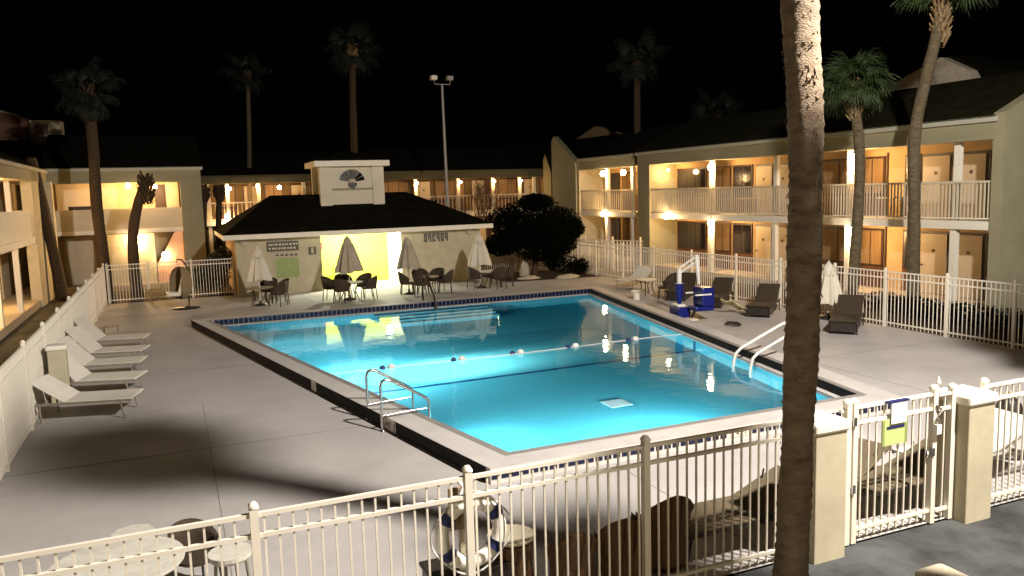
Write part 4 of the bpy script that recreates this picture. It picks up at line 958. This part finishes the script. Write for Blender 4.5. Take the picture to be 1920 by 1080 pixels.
inst(leaf_cloud([((0, 0, 3.0), (1.6, 1.5, 1.0)), ((-1.3, .2, 2.7), (1.1, 1.1, .8)), ((1.4, 0, 2.6), (1.2, 1.2, .75)), ((.3, -.4, 2.2), (1.5, 1.2, .7)), ((-.9, -.3, 1.9), (1.2, 1, .6)), ((2.1, .1, 2.2), (.8, .8, .6)), ((.2, 0, 3.6), (.9, .9, .45)), ((0, -.6, 1.4), (1.4, .8, .7)), ((-1.7, 0, 1.6), (.9, .7, .6)), ((1.2, -.4, 1.5), (1.0, .8, .6))], 30000, .075, 5, M_leaf), 'crown', tr)
mb = MB().tube([(0, 0, 0), (.1, 0, .7), (-.05, 0, 1.3), (.1, 0, 2.0)], [.16, .13, .12, .08], 10)
for a_, l in ((-1.1, 1.2), (1.2, 1.4), (.5, .9), (-.5, 1.4)): mb.tube([(0, 0, 1.0), (a_*.5, .1, 1.6), (a_, -.1, 1.3+l)], [.09, .06, .03], 7)
part(mb, 'trunk', M_twig, tr)
def rock(label, x, y, sx, sy, sz, seed, m=M_stone):
    rn = random.Random(seed); t = thing('rock', label, 'rock', (x, y, 0)); mb = MB(); n = 10; vs = []; fs = []
    for i in range(6):
        ph_ = PI/2*i/5
        for k in range(n): q = rn.uniform(.82, 1.1); vs.append((sx*C_(ph_)*C_(2*PI*k/n)*q, sy*C_(ph_)*S(2*PI*k/n)*q, sz*S(ph_)*q))
    for i in range(5):
        for k in range(n): fs.append((i*n+k, i*n+(k+1) % n, (i+1)*n+(k+1) % n, (i+1)*n+k))
    mb.add(vs, fs, True); part(mb, 'stone', m, t); return t
rock('upright pale rock left of the dark tree trunk', 16.0, 36.1, .3, .25, .9, 1); rock('flat tan rock in front of the dark tree', 15.6, 34.7, .6, .35, .16, 2); rock('flat pale rock right of the other flat rock', 17.2, 33.9, .7, .3, .18, 3)
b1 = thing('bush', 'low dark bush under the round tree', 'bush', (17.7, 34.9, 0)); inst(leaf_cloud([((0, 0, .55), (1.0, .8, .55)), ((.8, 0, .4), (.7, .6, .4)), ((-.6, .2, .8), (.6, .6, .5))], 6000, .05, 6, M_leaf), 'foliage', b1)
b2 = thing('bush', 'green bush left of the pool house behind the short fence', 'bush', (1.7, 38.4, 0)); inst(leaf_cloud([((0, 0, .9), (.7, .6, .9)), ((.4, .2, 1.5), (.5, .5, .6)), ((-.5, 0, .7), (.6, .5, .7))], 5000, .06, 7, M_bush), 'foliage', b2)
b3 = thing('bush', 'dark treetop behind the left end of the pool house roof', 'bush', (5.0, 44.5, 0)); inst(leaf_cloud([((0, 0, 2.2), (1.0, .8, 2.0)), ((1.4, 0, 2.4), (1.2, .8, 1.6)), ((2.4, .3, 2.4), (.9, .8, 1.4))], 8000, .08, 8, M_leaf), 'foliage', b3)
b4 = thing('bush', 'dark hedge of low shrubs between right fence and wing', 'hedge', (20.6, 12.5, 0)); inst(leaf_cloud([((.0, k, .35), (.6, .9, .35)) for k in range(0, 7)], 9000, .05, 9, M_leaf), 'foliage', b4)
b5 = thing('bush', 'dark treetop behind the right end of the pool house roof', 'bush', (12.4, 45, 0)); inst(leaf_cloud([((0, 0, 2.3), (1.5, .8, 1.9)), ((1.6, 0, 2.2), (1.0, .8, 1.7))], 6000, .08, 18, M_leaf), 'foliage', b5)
# planting bed under the tree
struct(MB().add([(14.2, 34.0, .004), (19, 33.4, .004), (19, 38, .004), (14, 38, .004)], [(0, 1, 2, 3)]), 'mulch_bed', M_mulch)
# grass at right foreground
gmb = MB(); rn = random.Random(12)
for i in range(2600):
    x, y = rn.uniform(9.5, 13), rn.uniform(4.4, 6.2); h = rn.uniform(.03, .09); a_ = rn.uniform(0, 6.28)
    gmb.add([(x-.008*C_(a_), y-.008*S(a_), -.02), (x+.008*C_(a_), y+.008*S(a_), -.02), (x+rn.uniform(-.04, .04), y+rn.uniform(-.04, .04), h)], [(0, 1, 2)])
go = inst(gmb.mesh('grass_patch', M_grass), 'grass_patch'); setp(go, 'dry short grass patch at the lower right edge', 'grass', kind='stuff')
# bare trees in front of far wing
def bare_tree(label, x, y, H_, seed, lean=0, m=M_twig):
    rn = random.Random(seed); t = thing('bare_tree', label, 'tree', (x, y, 0), 0, 'bare trees before the far wing'); mb = MB()
    def br(p, dr, L_, r_, d_):
        q = p+dr*L_; mb.tube([p, (p+q)/2+Vector((rn.uniform(-.05, .05), 0, 0)), q], [r_, r_*.85, r_*.65], 5, False)
        if d_ == 0: return
        for k in range(3 if d_ > 1 else 2):
            nd = (dr+Vector((rn.uniform(-.8, .8), rn.uniform(-.5, .5), rn.uniform(-.1, .5)))).normalized(); br(p+(q-p)*rn.uniform(.5, 1), nd, L_*rn.uniform(.6, .85), r_*.6, d_-1)
    br(Vector((0, 0, 0)), Vector((lean, 0, 1)).normalized(), H_*.42, .07, 5); part(mb, 'branches', m, t)
bare_tree('bare branching tree left of the dark round tree', 17.3, 46.5, 4.8, 3); bare_tree('bare twiggy tree beside the tall light pole', 15.6, 47, 4.6, 8); bare_tree('small bare tree between the other two bare trees', 18.6, 47.5, 4.6, 13)
for x, l, s_ in ((1.62, 'first dark slim trunk left of the pool house', 31), (2.35, 'second dark slim trunk left of the pool house', 32)):
    palm(l, [(x, 44, 0), (x-.05, 44, 2.5), (x+.1, 44, 4.6)], .16, .15, crown=False, seed=s_, boots=.5, m=M_barkd, bootm=M_barkd, n=10)
# tall pole light
lp = thing('light_pole', 'tall grey double head light pole behind the pool house', 'light pole', (14.08, 42, 0))
part(MB().tube([(.04, 0, 0), (0, 0, 4.2), (-.05, 0, 10.0)], [.1, .085, .06], 10), 'pole', M_dim, lp)
part(MB().tube([(-.5, 0, 10.25), (-.45, 0, 10.0), (.4, 0, 10.0), (.42, 0, 10.2)], .025, 6), 'cross_arm', M_dim, lp)
for x in (-.5, .4): part(B(x-.17, x+.17, -.15, .2, 10.22, 10.45), 'lamp_head', M_wmetal if x < 0 else M_dim, lp, bevel=.03)
# the flood light that lights the deck, on its pole off to the right of the view
fp = thing('flood_light', 'flood light on a pole beside the camera walkway', 'flood light', (9.0, 1.8, 0))
part(MB().tube([(0, -.5, 0), (0, -.5, 11.2)], [.1, .06], 10), 'pole', M_dim, fp); part(B(-.3, .3, -.35, -.05, 11.0, 11.4), 'lamp_head', M_dim, fp, bevel=.03); part(B(-.25, .25, -.048, -.04, 11.04, 11.36), 'lens', M_bulbw, fp)
l = bpy.data.lights.new('flood_lamp', 'SPOT'); l.energy = FLOOD_W; l.color = FLOOD; l.shadow_soft_size = .34; l.spot_size = R(150); l.spot_blend = .6
o = bpy.data.objects.new('flood_lamp', l); col.objects.link(o); o.parent = fp; o.location = (0, .15, 11.2)
o.rotation_euler = Vector((-2, 15, -8)).to_track_quat('-Z', 'Y').to_euler()
# walkway lamps of the building the picture is taken from
for x, y, z, W_, l_ in ((-3.5, .2, 3.0, 250, 'walkway lamp below the camera on the left'), (3.0, -.5, 2.4, 260, 'walkway lamp below the camera'), (10.5, .2, 2.6, 400, 'walkway lamp below the camera on the right')):
    t = globe_lamp(None, (x, y, z), label=l_, W=W_, lc=(1, .80, .54))
    part(MB().tube([(0, -.1, -z), (0, -.1, .2), (0, 0, .2)], .03, 6), 'lamp_post', M_dark, t)
